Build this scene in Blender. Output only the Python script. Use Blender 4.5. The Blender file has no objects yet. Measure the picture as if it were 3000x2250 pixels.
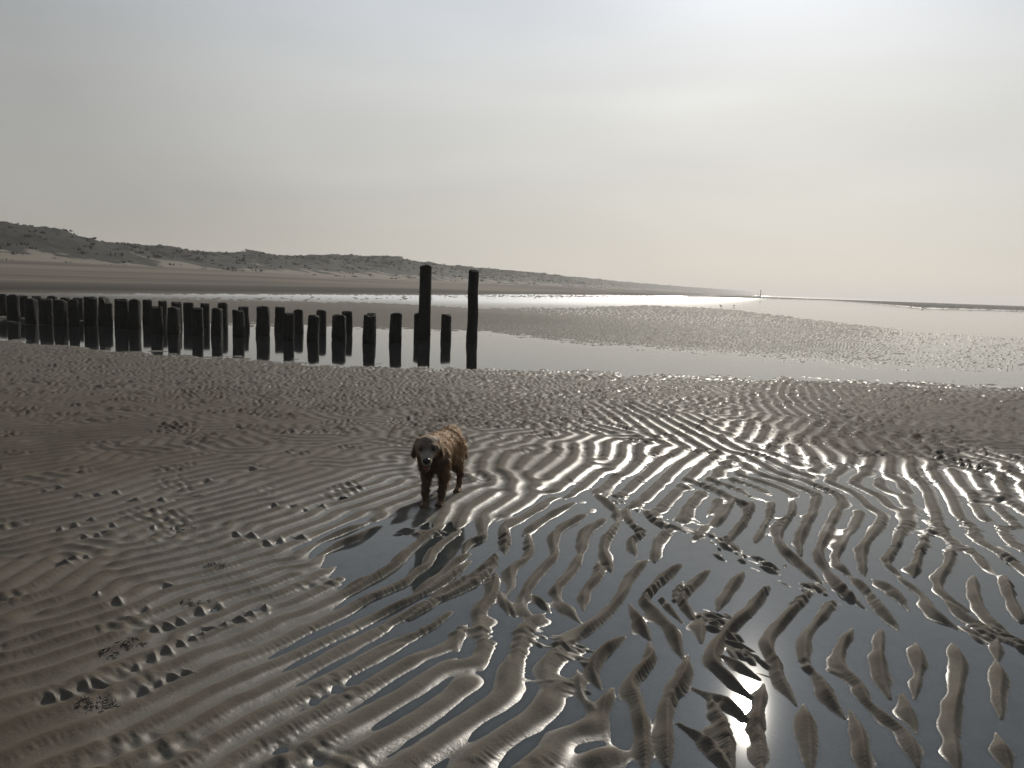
import bpy, math, random
import numpy as np
from mathutils import Vector, Matrix
R = math.radians
random.seed(7)
rng = np.random.default_rng(11)
sc = bpy.context.scene
COL = sc.collection

# ------------------------------------------------------------------ camera
H, F, SL = 1.6, 2355.0, 0.035
roll = math.atan(SL)
pitch = math.atan((1125 - 840) * math.cos(roll) / F)
fw = np.array([0, math.cos(pitch), -math.sin(pitch)])
r0 = np.array([1.0, 0, 0]); u0 = np.cross(r0, fw)
rt = math.cos(roll) * r0 + math.sin(roll) * u0
up = -math.sin(roll) * r0 + math.cos(roll) * u0
cam = bpy.data.cameras.new("camera"); co = bpy.data.objects.new("camera", cam); COL.objects.link(co)
cam.sensor_width = 36; cam.lens = 36 * F / 3000; cam.clip_start = 0.05; cam.clip_end = 30000
m = Matrix(((rt[0], up[0], -fw[0], 0), (rt[1], up[1], -fw[1], 0), (rt[2], up[2], -fw[2], H), (0, 0, 0, 1)))
co.matrix_world = m
sc.camera = co

def ray(x, y):
    d = fw * F + rt * (x - 1500) + up * (1125 - y)
    return d / np.linalg.norm(d)
def ground(x, y, z=0.0):
    d = ray(x, y); return d[:2] * ((H - z) / -d[2])
def az_of(x, y=840.0):
    d = ray(x, y); return math.degrees(math.atan2(d[0], d[1]))

# ------------------------------------------------------------------ world, sun, exposure
_d = ray(2190, 2080)
SUN_EL = math.asin(-_d[2]); SUN_AZ = math.atan2(_d[0], _d[1])       # azimuth clockwise from +Y
sun_vec = Vector((math.cos(SUN_EL) * math.sin(SUN_AZ), math.cos(SUN_EL) * math.cos(SUN_AZ), math.sin(SUN_EL)))
sl = bpy.data.lights.new("sun", 'SUN'); so = bpy.data.objects.new("sun", sl); COL.objects.link(so)
sl.energy = 4.2; sl.angle = R(0.53); sl.color = (1.0, 0.93, 0.82)
so.rotation_euler = (-sun_vec).to_track_quat('-Z', 'Y').to_euler()
so.location = (0, 0, 30)

w = bpy.data.worlds.new("World"); sc.world = w; w.use_nodes = True
nt = w.node_tree; nt.nodes.clear()
def N(t, typ, **kw):
    n = t.nodes.new(typ)
    for k, v in kw.items():
        if k.startswith('i_'):
            n.inputs[int(k[2:])].default_value = v
        else:
            setattr(n, k, v)
    return n
def L(t, a, ao, b, bi):
    t.links.new(a.outputs[ao], b.inputs[bi])
def ramp(t, stops, interp='LINEAR'):
    n = t.nodes.new('ShaderNodeValToRGB'); cr = n.color_ramp; cr.interpolation = interp
    while len(cr.elements) < len(stops): cr.elements.new(0.5)
    for e, (p, c) in zip(cr.elements, stops):
        e.position = p; e.color = (*c, 1) if len(c) == 3 else c
    return n
out = N(nt, 'ShaderNodeOutputWorld')
sky = N(nt, 'ShaderNodeTexSky', sky_type='NISHITA')
sky.sun_disc = False; sky.sun_elevation = SUN_EL; sky.sun_rotation = SUN_AZ
sky.air_density = 1.0; sky.dust_density = 2.0; sky.ozone_density = 1.0; sky.altitude = 0
bgn = N(nt, 'ShaderNodeBackground', i_1=0.05); L(nt, sky, 0, bgn, 0)
# the thin veil of high haze over it: brightness falls off away from the sun, warm low, blue-grey high
tc = N(nt, 'ShaderNodeTexCoord'); nrm = N(nt, 'ShaderNodeVectorMath', operation='NORMALIZE'); L(nt, tc, 'Generated', nrm, 0)
dt = N(nt, 'ShaderNodeVectorMath', operation='DOT_PRODUCT'); L(nt, nrm, 0, dt, 0); dt.inputs[1].default_value = sun_vec
ac = N(nt, 'ShaderNodeMath', operation='ARCCOSINE'); L(nt, dt, 'Value', ac, 0)
an = N(nt, 'ShaderNodeMath', operation='DIVIDE', i_1=math.pi); L(nt, ac, 0, an, 0)
SKYV = [(a / 180.0, (v, v, v)) for a, v in ((0, 1.7), (5, 1.22), (9, .92), (15, .755), (20, .68), (25, .645), (30, .60), (36, .53), (42, .44), (47, .39), (54, .365), (90, .29), (180, .27))]
vr = ramp(nt, SKYV, 'EASE' if False else 'LINEAR'); L(nt, an, 0, vr, 0)
sep = N(nt, 'ShaderNodeSeparateXYZ'); L(nt, nrm, 0, sep, 0)
tint = ramp(nt, [(0.0, (1.05, 0.99, 0.89)), (0.10, (1.03, 1.01, 0.95)), (0.22, (0.99, 1.005, 0.985)), (0.36, (0.90, 0.965, 1.06)), (0.7, (0.86, 0.96, 1.12))])
L(nt, sep, 'Z', tint, 0)
# soft streaky cloud structure
mp = N(nt, 'ShaderNodeMapping'); mp.inputs['Scale'].default_value = (1.0, 1.0, 4.5); mp.inputs['Location'].default_value = (3.1, 0.4, 0.2)
L(nt, nrm, 0, mp, 0)
cn = N(nt, 'ShaderNodeTexNoise'); cn.inputs['Scale'].default_value = 1.9; cn.inputs['Detail'].default_value = 4; cn.inputs['Roughness'].default_value = 0.42; cn.inputs['Distortion'].default_value = 0.5
L(nt, mp, 0, cn, 0)
cm = N(nt, 'ShaderNodeMapRange'); cm.inputs['From Min'].default_value = 0.3; cm.inputs['From Max'].default_value = 0.72; cm.inputs['To Min'].default_value = 0.93; cm.inputs['To Max'].default_value = 1.07
L(nt, cn, 0, cm, 0)
# one brighter wisp of cloud
wd = ray(2040, 285); wd2 = ray(2130, 285); 
wr = Vector(rt); wu = Vector(up)
def dotn(v):
    n = N(nt, 'ShaderNodeVectorMath', operation='DOT_PRODUCT'); L(nt, nrm, 0, n, 0); n.inputs[1].default_value = v; return n
wx = dotn(Vector(np.cross(np.array([0, 0, 1.0]), wd) / np.linalg.norm(np.cross(np.array([0, 0, 1.0]), wd)) * -1))
uz = N(nt, 'ShaderNodeMath', operation='SUBTRACT', i_1=float(wd[2])); L(nt, sep, 'Z', uz, 0)
wa = N(nt, 'ShaderNodeMath', operation='MULTIPLY', i_1=15.0); L(nt, wx, 'Value', wa, 0)
wa2 = N(nt, 'ShaderNodeMath', operation='POWER', i_1=2.0); L(nt, wa, 0, wa2, 0)
wn = N(nt, 'ShaderNodeMath', operation='MULTIPLY_ADD', i_1=0.03, i_2=-0.015); L(nt, cn, 0, wn, 0)
uz2 = N(nt, 'ShaderNodeMath', operation='ADD'); L(nt, uz, 0, uz2, 0); L(nt, wn, 0, uz2, 1)
wb = N(nt, 'ShaderNodeMath', operation='MULTIPLY', i_1=75.0); L(nt, uz2, 0, wb, 0)
wb2 = N(nt, 'ShaderNodeMath', operation='POWER', i_1=2.0); L(nt, wb, 0, wb2, 0)
ws = N(nt, 'ShaderNodeMath', operation='ADD'); L(nt, wa2, 0, ws, 0); L(nt, wb2, 0, ws, 1)
wneg = N(nt, 'ShaderNodeMath', operation='MULTIPLY', i_1=-1.0); L(nt, ws, 0, wneg, 0)
wex = N(nt, 'ShaderNodeMath', operation='EXPONENT'); L(nt, wneg, 0, wex, 0)
wm = N(nt, 'ShaderNodeMath', operation='MULTIPLY_ADD', i_1=0.055); L(nt, wex, 0, wm, 0); L(nt, cm, 0, wm, 2)
mul = N(nt, 'ShaderNodeVectorMath', operation='MULTIPLY'); L(nt, vr, 0, mul, 0); L(nt, tint, 0, mul, 1)
mul2 = N(nt, 'ShaderNodeVectorMath', operation='SCALE'); L(nt, mul, 0, mul2, 0); L(nt, wm, 0, mul2, 3)
bgv = N(nt, 'ShaderNodeBackground', i_1=1.0); L(nt, mul2, 0, bgv, 0)
add = N(nt, 'ShaderNodeMixShader', i_0=0.94); L(nt, bgn, 0, add, 1); L(nt, bgv, 0, add, 2)
L(nt, add, 0, out, 0)

vs = sc.view_settings
vs.view_transform = 'Standard'; vs.look = 'None'; vs.exposure = 0.0; vs.gamma = 1.0; vs.use_curve_mapping = False
sc.cycles.volume_bounces = 0

# ------------------------------------------------------------------ helpers
def tag(o, label=None, cat=None, group=None, kind=None):
    if label: o['label'] = label
    if cat: o['category'] = cat
    if group: o['group'] = group
    if kind: o['kind'] = kind
    return o
def mesh_obj(name, v, f, mat, parent=None, smooth=True):
    me = bpy.data.meshes.new(name)
    v = np.asarray(v, dtype=np.float32); f = np.asarray(f, dtype=np.int32)
    n = f.shape[1]
    me.vertices.add(len(v)); me.vertices.foreach_set('co', v.ravel())
    me.loops.add(f.size); me.loops.foreach_set('vertex_index', f.ravel())
    me.polygons.add(len(f)); me.polygons.foreach_set('loop_start', np.arange(0, f.size, n, dtype=np.int32))
    me.polygons.foreach_set('loop_total', np.full(len(f), n, dtype=np.int32))
    if smooth: me.polygons.foreach_set('use_smooth', np.ones(len(f), dtype=bool))
    me.update(calc_edges=True)
    if mat: me.materials.append(mat)
    o = bpy.data.objects.new(name, me); COL.objects.link(o)
    if parent: o.parent = parent
    return o
def grid_faces(nr, nc, wrap=False):
    i = np.arange(nr - 1)[:, None]; j = np.arange(nc if wrap else nc - 1)[None, :]
    j2 = (j + 1) % nc
    return np.stack([i * nc + j, i * nc + j2, (i + 1) * nc + j2, (i + 1) * nc + j], -1).reshape(-1, 4)
def sm(e0, e1, x):
    t = np.clip((x - e0) / (e1 - e0), 0, 1); return t * t * (3 - 2 * t)
def bsp(field, gx, gy):
    """bicubic B-spline sample of a periodic field at grid coordinates"""
    ny, nx = field.shape
    ix = np.floor(gx).astype(np.int64); iy = np.floor(gy).astype(np.int64)
    fx = gx - ix; fy = gy - iy
    def wts(t):
        return ((1 - t) ** 3 / 6, (3 * t ** 3 - 6 * t ** 2 + 4) / 6, (-3 * t ** 3 + 3 * t ** 2 + 3 * t + 1) / 6, t ** 3 / 6)
    wx_, wy_ = wts(fx), wts(fy)
    res = np.zeros(gx.shape)
    for b in range(4):
        yy = (iy + b - 1) % ny
        row = np.zeros(gx.shape)
        for a in range(4):
            row += wx_[a] * field[yy, (ix + a - 1) % nx]
        res += wy_[b] * row
    return res

# ------------------------------------------------------------------ materials
def new_mat(name):
    mt = bpy.data.materials.new(name); mt.use_nodes = True
    return mt, mt.node_tree, mt.node_tree.nodes['Principled BSDF']
def simple(name, col, rough=0.7, nscale=0, namt=0.3, bump=0.0, spec=0.4):
    mt, t, b = new_mat(name)
    b.inputs['Base Color'].default_value = (*col, 1); b.inputs['Roughness'].default_value = rough
    b.inputs['Specular IOR Level'].default_value = spec
    if nscale:
        tcn = N(t, 'ShaderNodeTexCoord'); n = N(t, 'ShaderNodeTexNoise'); n.inputs['Scale'].default_value = nscale; n.inputs['Detail'].default_value = 5
        L(t, tcn, 'Object', n, 0)
        rp = ramp(t, [(0.3, tuple(c * (1 - namt) for c in col)), (0.7, tuple(c * (1 + namt) for c in col))]); L(t, n, 0, rp, 0); L(t, rp, 0, b, 'Base Color')
        if bump:
            bp = N(t, 'ShaderNodeBump'); bp.inputs['Distance'].default_value = bump; L(t, n, 0, bp, 'Height'); L(t, bp, 0, b, 'Normal')
    return mt

def sand_material():
    mt, t, b = new_mat("wet_sand")
    g = N(t, 'ShaderNodeNewGeometry'); sp = N(t, 'ShaderNodeSeparateXYZ'); L(t, g, 'Position', sp, 0)
    big = N(t, 'ShaderNodeTexNoise'); big.inputs['Scale'].default_value = 0.35; big.inputs['Detail'].default_value = 6; L(t, g, 'Position', big, 0)
    med = N(t, 'ShaderNodeTexNoise'); med.inputs['Scale'].default_value = 9; med.inputs['Detail'].default_value = 5; L(t, g, 'Position', med, 0)
    fin = N(t, 'ShaderNodeTexNoise'); fin.inputs['Scale'].default_value = 220; fin.inputs['Detail'].default_value = 4; L(t, g, 'Position', fin, 0)
    # tone by height above the water: high left sand painted darker for lens falloff
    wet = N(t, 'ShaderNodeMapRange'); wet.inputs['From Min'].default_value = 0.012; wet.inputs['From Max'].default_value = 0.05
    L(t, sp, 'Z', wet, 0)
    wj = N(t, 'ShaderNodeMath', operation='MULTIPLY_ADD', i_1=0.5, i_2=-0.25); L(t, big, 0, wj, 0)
    high_falloff = N(t, 'ShaderNodeMath', operation='ADD', use_clamp=True); L(t, wet, 0, high_falloff, 0); L(t, wj, 0, high_falloff, 1)
    c1 = ramp(t, [(0.0, (0.092, 0.083, 0.068)), (0.45, (0.073, 0.062, 0.049)), (1.0, (0.047, 0.0355, 0.0255))]); L(t, high_falloff, 0, c1, 0)
    vr_ = N(t, 'ShaderNodeMapRange'); vr_.inputs['From Min'].default_value = 0.3; vr_.inputs['From Max'].default_value = 0.7; vr_.inputs['To Min'].default_value = 0.86; vr_.inputs['To Max'].default_value = 1.14
    L(t, med, 0, vr_, 0)
    vf = N(t, 'ShaderNodeMapRange'); vf.inputs['From Min'].default_value = 0.3; vf.inputs['From Max'].default_value = 0.7; vf.inputs['To Min'].default_value = 0.72; vf.inputs['To Max'].default_value = 1.28
    L(t, fin, 0, vf, 0)
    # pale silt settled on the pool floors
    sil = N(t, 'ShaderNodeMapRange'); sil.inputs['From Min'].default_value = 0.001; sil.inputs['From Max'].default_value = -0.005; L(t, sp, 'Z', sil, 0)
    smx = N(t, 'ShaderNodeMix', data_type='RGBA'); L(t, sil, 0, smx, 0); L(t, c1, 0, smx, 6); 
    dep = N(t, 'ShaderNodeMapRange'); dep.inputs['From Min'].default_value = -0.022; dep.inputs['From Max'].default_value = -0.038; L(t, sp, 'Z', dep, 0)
    dmx = N(t, 'ShaderNodeMix', data_type='RGBA'); L(t, dep, 0, dmx, 0); dmx.inputs[6].default_value = (0.185, 0.177, 0.155, 1); dmx.inputs[7].default_value = (0.030, 0.028, 0.022, 1)   # deep floor painted dark for light lost in water, pale silt in the shallows
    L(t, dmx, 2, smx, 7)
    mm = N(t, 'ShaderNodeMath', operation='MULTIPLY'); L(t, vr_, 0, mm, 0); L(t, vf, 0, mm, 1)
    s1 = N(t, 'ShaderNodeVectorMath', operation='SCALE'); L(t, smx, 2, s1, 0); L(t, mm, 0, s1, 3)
    # the high beach beyond the flats: dried, paler, striped along the shore
    d17 = R(17.7)
    tv = N(t, 'ShaderNodeVectorMath', operation='DOT_PRODUCT'); L(t, g, 'Position', tv, 0); tv.inputs[1].default_value = (-math.cos(d17), math.sin(d17), 0)
    sv = N(t, 'ShaderNodeVectorMath', operation='DOT_PRODUCT'); L(t, g, 'Position', sv, 0); sv.inputs[1].default_value = (math.sin(d17), math.cos(d17), 0)
    cmb = N(t, 'ShaderNodeCombineXYZ'); a1 = N(t, 'ShaderNodeMath', operation='MULTIPLY', i_1=0.14); L(t, tv, 'Value', a1, 0); L(t, a1, 0, cmb, 0)
    a2 = N(t, 'ShaderNodeMath', operation='MULTIPLY', i_1=0.008); L(t, sv, 'Value', a2, 0); L(t, a2, 0, cmb, 1)
    stn = N(t, 'ShaderNodeTexNoise'); stn.inputs['Scale'].default_value = 1.0; stn.inputs['Detail'].default_value = 4; L(t, cmb, 0, stn, 0)
    bc = ramp(t, [(0.36, (0.055, 0.046, 0.037)), (0.5, (0.095, 0.080, 0.065)), (0.64, (0.125, 0.105, 0.086))]); L(t, stn, 0, bc, 0)
    bk = ramp(t, [(0.0, (0, 0, 0)), (0.14, (1, 1, 1))]);
    tb = N(t, 'ShaderNodeMapRange'); tb.inputs['From Min'].default_value = 53; tb.inputs['From Max'].default_value = 110; L(t, tv, 'Value', tb, 0)
    L(t, tb, 0, bk, 0)
    bc2 = N(t, 'ShaderNodeMix', data_type='RGBA'); L(t, bk, 0, bc2, 0); bc2.inputs[6].default_value = (0.025, 0.020, 0.016, 1); L(t, bc, 0, bc2, 7)
    hz = N(t, 'ShaderNodeMapRange'); hz.inputs['From Min'].default_value = 0.10; hz.inputs['From Max'].default_value = 0.2; L(t, sp, 'Z', hz, 0)
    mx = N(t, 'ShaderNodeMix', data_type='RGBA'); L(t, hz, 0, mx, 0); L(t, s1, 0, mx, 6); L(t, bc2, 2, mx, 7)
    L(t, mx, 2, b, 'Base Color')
    # roughness
    wat = N(t, 'ShaderNodeAttribute', attribute_name='wet')
    rr = N(t, 'ShaderNodeMapRange'); rr.inputs['To Min'].default_value = 0.78; rr.inputs['To Max'].default_value = 0.27; L(t, wat, 'Fac', rr, 0)
    sl3 = N(t, 'ShaderNodeMapRange'); sl3.inputs['To Min'].default_value = 0.09; sl3.inputs['To Max'].default_value = 0.30; L(t, wat, 'Fac', sl3, 0)
    L(t, sl3, 0, b, 'Specular IOR Level')
    r2 = N(t, 'ShaderNodeMath', operation='MULTIPLY_ADD', i_1=0.16); L(t, med, 0, r2, 0); L(t, rr, 0, r2, 2)
    r3 = N(t, 'ShaderNodeMath', operation='MULTIPLY_ADD', i_1=0.4, use_clamp=True); L(t, hz, 0, r3, 0); L(t, r2, 0, r3, 2)
    L(t, r3, 0, b, 'Roughness')
    b.inputs['IOR'].default_value = 1.45
    bp = N(t, 'ShaderNodeBump'); bp.inputs['Strength'].default_value = 0.8; bp.inputs['Distance'].default_value = 0.0022
    f2 = N(t, 'ShaderNodeTexNoise'); f2.inputs['Scale'].default_value = 70; f2.inputs['Detail'].default_value = 6; f2.inputs['Roughness'].default_value = 0.65; L(t, g, 'Position', f2, 0)
    L(t, f2, 0, bp, 'Height'); L(t, bp, 0, b, 'Normal')
    return mt
M_sand = sand_material()

def water_material():
    mt = bpy.data.materials.new("shallow_water"); mt.use_nodes = True; t = mt.node_tree; t.nodes.clear()
    o = N(t, 'ShaderNodeOutputMaterial')
    g = N(t, 'ShaderNodeNewGeometry')
    ln = N(t, 'ShaderNodeVectorMath', operation='LENGTH'); L(t, g, 'Position', ln, 0)
    far = N(t, 'ShaderNodeMapRange'); far.inputs['From Min'].default_value = 46; far.inputs['From Max'].default_value = 88; L(t, ln, 'Value', far, 0)
    # wind ruffles lie in patches on the open flats, the sheltered pools stay glassy
    pn = N(t, 'ShaderNodeTexNoise'); pn.inputs['Scale'].default_value = 0.03; pn.inputs['Detail'].default_value = 3; L(t, g, 'Position', pn, 0)
    # open flat towards the dunes is ruffled, lagoon to the right calm
    dx = N(t, 'ShaderNodeVectorMath', operation='DOT_PRODUCT'); L(t, g, 'Position', dx, 0); dx.inputs[1].default_value = (-math.cos(R(17.7)), math.sin(R(17.7)), 0)
    side = N(t, 'ShaderNodeMapRange'); side.inputs['From Min'].default_value = 2; side.inputs['From Max'].default_value = 26; L(t, dx, 'Value', side, 0)
    fm = N(t, 'ShaderNodeMath', operation='MULTIPLY'); L(t, far, 0, fm, 0); L(t, side, 0, fm, 1)
    sea = N(t, 'ShaderNodeMapRange'); sea.inputs['From Min'].default_value = 700; sea.inputs['From Max'].default_value = 1000; L(t, ln, 'Value', sea, 0)
    f3 = N(t, 'ShaderNodeMath', operation='MAXIMUM'); L(t, fm, 0, f3, 0)
    sh_ = N(t, 'ShaderNodeMath', operation='MULTIPLY', i_1=0.16); L(t, sea, 0, sh_, 0); L(t, sh_, 0, f3, 1)
    n1 = N(t, 'ShaderNodeTexNoise'); n1.inputs['Scale'].default_value = 2.2; n1.inputs['Detail'].default_value = 4; L(t, g, 'Position', n1, 0)
    bp = N(t, 'ShaderNodeBump'); bp.inputs['Distance'].default_value = 0.035; L(t, n1, 0, bp, 'Height')
    bs = N(t, 'ShaderNodeMath', operation='MULTIPLY_ADD', i_1=0.8, i_2=0.0); L(t, f3, 0, bs, 0); L(t, bs, 0, bp, 'Strength')
    rg = N(t, 'ShaderNodeMath', operation='MULTIPLY_ADD', i_1=0.20, i_2=0.042); L(t, f3, 0, rg, 0)
    gl = N(t, 'ShaderNodeBsdfGlossy'); gl.inputs['Color'].default_value = (1, 1, 1, 1); L(t, rg, 0, gl, 'Roughness'); L(t, bp, 0, gl, 'Normal')
    tr = N(t, 'ShaderNodeBsdfTransparent'); tr.inputs['Color'].default_value = (0.90, 0.93, 0.91, 1)
    fr = N(t, 'ShaderNodeFresnel'); fr.inputs['IOR'].default_value = 1.333
    mx = N(t, 'ShaderNodeMixShader'); L(t, fr, 0, mx, 0); L(t, tr, 0, mx, 1); L(t, gl, 0, mx, 2)
    L(t, mx, 0, o, 0)
    return mt
M_water = water_material()

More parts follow.
